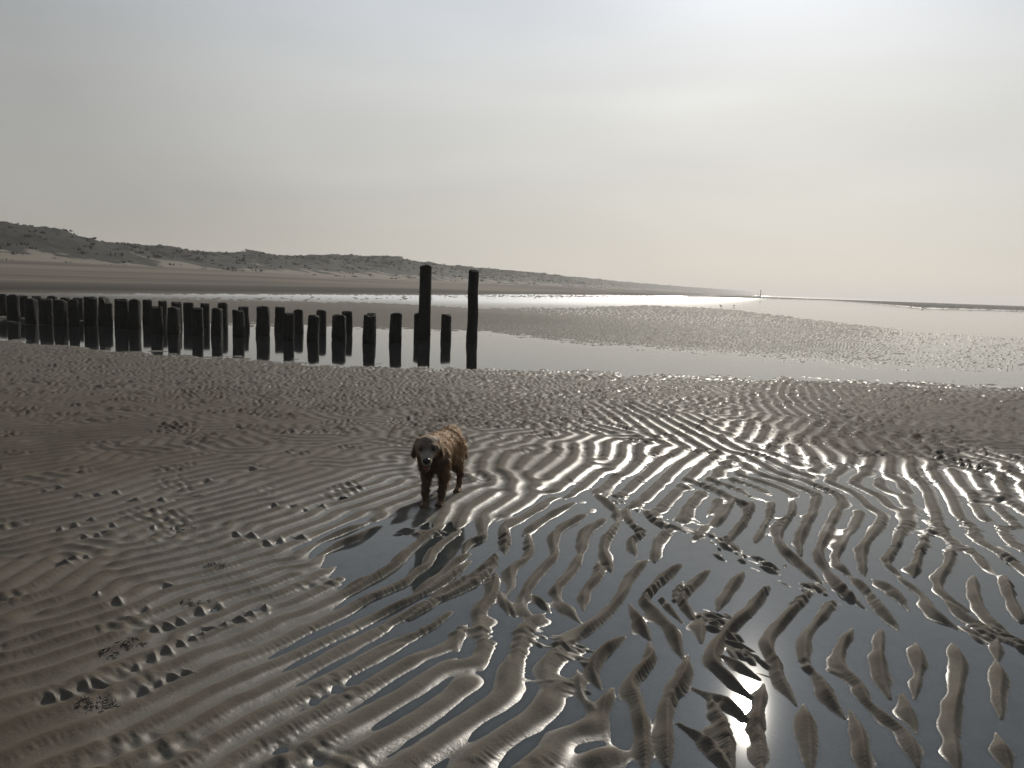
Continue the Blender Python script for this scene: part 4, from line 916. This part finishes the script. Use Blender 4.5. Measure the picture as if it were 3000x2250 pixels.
V, Fq = surface(lambda a, b, d: cap(a, b, d, (.47, 0, .425), (.548, 0, .392), .012, .013, 1.5), (.44, -.03, .36), (.58, .03, .45), .003)
mesh_obj('tongue', turn_pts(V), Fq, M_tongue, dog)
V, Fq = surface(lambda a, b, d: cap(a, b, d, (.47, 0, .443), (.552, 0, .408), .010, .012, 2.0), (.44, -.04, .38), (.58, .04, .47), .003)
mesh_obj('mouth', turn_pts(V), Fq, M_dark, dog)

# ------------------------------------------------------------------ gulls on the far flats
M_gull = simple('gull_plumage', (.09, .085, .08), .7, 20, .4)
M_gleg = simple('gull_leg', (.05, .03, .015), .5)
def gull(px, py, yaw, label, sc_):
    g = ground(px, py)
    e = bpy.data.objects.new('gull', None); COL.objects.link(e); e.location = (float(g[0]), float(g[1]), max(0, gz(*g))); e.rotation_euler = (0, 0, yaw); e.scale = (sc_,) * 3
    tag(e, label, 'bird', 'gulls standing in the far shallows')
    def sd(x, y, z_):
        b = ell(x, y, z_, (0, 0, .20), (.16, .065, .07)); b = smin(b, cap(x, y, z_, (.10, 0, .24), (.15, 0, .33), .04, .032), .03)
        b = smin(b, ell(x, y, z_, (.165, 0, .35), (.042, .034, .036)), .02); b = smin(b, cap(x, y, z_, (.19, 0, .345), (.25, 0, .335), .012, .005), .01)
        return smin(b, cap(x, y, z_, (-.1, 0, .20), (-.26, 0, .185), .04, .008), .03)
    V, Fq = surface(sd, (-.3, -.1, .1), (.29, .1, .42), .016); mesh_obj('body', V, Fq, M_gull, e)
    for s in (1, -1):
        V, Fq = surface(lambda a, b, d: smin(cap(a, b, d, (0, s * .03, .15), (0, s * .03, .0), .008, .007), cap(a, b, d, (0, s * .03, .004), (.045, s * .03, .003), .008, .006), .005), (-.02, s * .03 - .02, -.015), (.07, s * .03 + .02, .18), .005)
        mesh_obj('leg', V, Fq, M_gleg, e)
gull(2112, 901, 2.4, 'small dark gull standing left of the other one in the far shallows', 0.95)
gull(2150, 899, .4, 'smaller dark gull right of the other one, standing beneath the distant beacon', .8)
gull(2702, 905, 2.9, 'tiny gull alone at the foot of the far sand spit on the right', 1.1)

# ------------------------------------------------------------------ far breakwater and its beacon
M_far = simple('dark_wet_stone', (.035, .033, .03), .8, .4)
az_b = math.radians(az_of(2228, 868)); db = 900.0
bx_, by_ = math.sin(az_b) * db, math.cos(az_b) * db
bea = bpy.data.objects.new('beacon', None); COL.objects.link(bea); bea.location = (bx_, by_, 0)
bea.scale = (1.35, 1.35, 1.35)
tag(bea, 'distant beacon pole with a crossbar at the seaward end of the far breakwater', 'beacon')
def tube(name, a, b, ra, rb, mat, parent, n=12):
    a = Vector(a); b = Vector(b); q = (b - a).to_track_quat('Z', 'Y'); V = []
    for k, (p, r_) in enumerate([(a, ra * .01), (a, ra), (a.lerp(b, .5), (ra + rb) / 2), (b, rb), (b, rb * .01)]):
        for j in range(n):
            an_ = 2 * math.pi * j / n; V.append(p + q @ Vector((r_ * math.cos(an_), r_ * math.sin(an_), 0)))
    return mesh_obj(name, [tuple(v_) for v_ in V], grid_faces(5, n, wrap=True), mat, parent)
tube('pole', (0, 0, -1), (0, 0, 4.6), .42, .30, M_far, bea)
tube('crossbar', (-2.2, 0, 1.4), (2.4, 0, 1.5), .16, .16, M_far, bea)
tube('topmark', (0, 0, 4.5), (0, 0, 5.3), .75, .15, M_far, bea)
# low stone breakwater running ashore from it
bw = []
p0 = np.array([bx_, by_]); az2 = math.radians(az_of(1860, 862)); p1_ = np.array([math.sin(az2), math.cos(az2)]) * 560.0
nn_ = 160; Vb = []
for k in range(nn_):
    t_ = k / (nn_ - 1); c_ = p0 + (p1_ - p0) * t_ + rng.normal(0, .3, 2)
    hh = (.75 + .35 * rng.random()) * (1 - .15 * t_)
    dr_ = (p1_ - p0) / np.linalg.norm(p1_ - p0); nrm_ = np.array([-dr_[1], dr_[0]])
    for (o_, z_) in ((-3.2, -.8), (-1.6, hh * .8), (0, hh), (1.6, hh * .75), (3.2, -.8)):
        q_ = c_ + nrm_ * o_; Vb.append((q_[0], q_[1], z_ + rng.normal(0, .07)))
tag(mesh_obj('breakwater', Vb, grid_faces(nn_, 5)[:, ::-1], M_far), 'low dark breakwater on the horizon running from the dunes out to the beacon', 'breakwater')

# ------------------------------------------------------------------ worm casts and a stone on the sand
M_cast = simple('worm_cast_sand', (.056, .046, .034), .6, 60, .4)
def cast(px, py, label, n=20, spread=.05, sx=1.6):
    g = ground(px, py, .02)
    V = []; Fc = []
    for k in range(int(n * 1.4)):
        a = rng.uniform(0, 6.28); rr = spread * math.sqrt(rng.random()); cx_, cy2 = rr * math.cos(a) * sx, rr * math.sin(a)
        rad = rng.uniform(.0010, .0022); zz = gz(g[0] + cx_, g[1] + cy2) ; d0 = rng.uniform(0, 6.28); cz = zz + rad * .6
        nseg = 7; ring = 6; st = len(V)
        for i in range(nseg):
            q = d0 + i * .9; px_, py_ = cx_ + .008 * math.cos(q), cy2 + .008 * math.sin(q); r_ = rad * math.sin(math.pi * (i + .4) / nseg) ** .5
            for j in range(ring):
                b_ = 2 * math.pi * j / ring
                V.append((px_ + r_ * math.cos(b_) * math.cos(q), py_ + r_ * math.cos(b_) * math.sin(q), cz + r_ * math.sin(b_) + .0012 * i))
        Fc += (grid_faces(nseg, ring, wrap=True) + st).tolist()
    o = mesh_obj('worm_cast', V, Fc, M_cast); o.location = (float(g[0]), float(g[1]), 0)
    tag(o, label, 'worm cast', 'lugworm casts on the sand at left')
cast(380, 1889, 'dark crumbly worm cast on the smooth sand left of the row of mounds', 18, .042)
cast(330, 1917, 'small worm cast just below and left of a larger crumbly one', 9, .03)
cast(292, 2066, 'largest dark worm cast, lowest of them near the bottom left corner', 26, .05)
cast(575, 1762, 'worm cast tucked between ripples beside bright sand mounds', 18, .045)
cast(636, 1652, 'elongated dark worm cast on the flat sand left of the dog shadow', 22, .045, 1.6)
cast(543, 1548, 'worm cast farthest from the camera, on the grey flat sand at left', 18, .06)
g = ground(1006, 1456, .02)
V, Fq = surface(lambda a, b, d: ell(a, b, d, (0, 0, 0), (.03, .024, .018)) + .003 * np.sin(90 * a + 2) * np.sin(70 * b + 60 * d), (-.045, -.04, -.03), (.045, .04, .03), .004)
o = mesh_obj('pebble', V, Fq, simple('dark_pebble', (.03, .027, .025), .5, 30)); o.location = (float(g[0]), float(g[1]), gz(*g) + .01)
tag(o, 'small dark pebble lying on the sand left of the dog', 'pebble')

# ------------------------------------------------------------------ haze
hm = bpy.data.materials.new('sea_haze'); hm.use_nodes = True; t = hm.node_tree; t.nodes.clear()
o_ = N(t, 'ShaderNodeOutputMaterial'); pv = N(t, 'ShaderNodeVolumePrincipled'); L(t, pv, 0, o_, 'Volume')
pv.inputs['Color'].default_value = (.80, .79, .78, 1); pv.inputs['Density'].default_value = 0.00048; pv.inputs['Anisotropy'].default_value = .25
E = 9000.0; z0, z1 = -2.5, 24.0
hv = [(-E, -E, z0), (E, -E, z0), (E, E, z0), (-E, E, z0), (-E, -E, z1), (E, -E, z1), (E, E, z1), (-E, E, z1)]
hf = [(0, 3, 2, 1), (4, 5, 6, 7), (0, 1, 5, 4), (1, 2, 6, 5), (2, 3, 7, 6), (3, 0, 4, 7)]
tag(mesh_obj('haze', hv, hf, hm, smooth=False), kind='stuff')
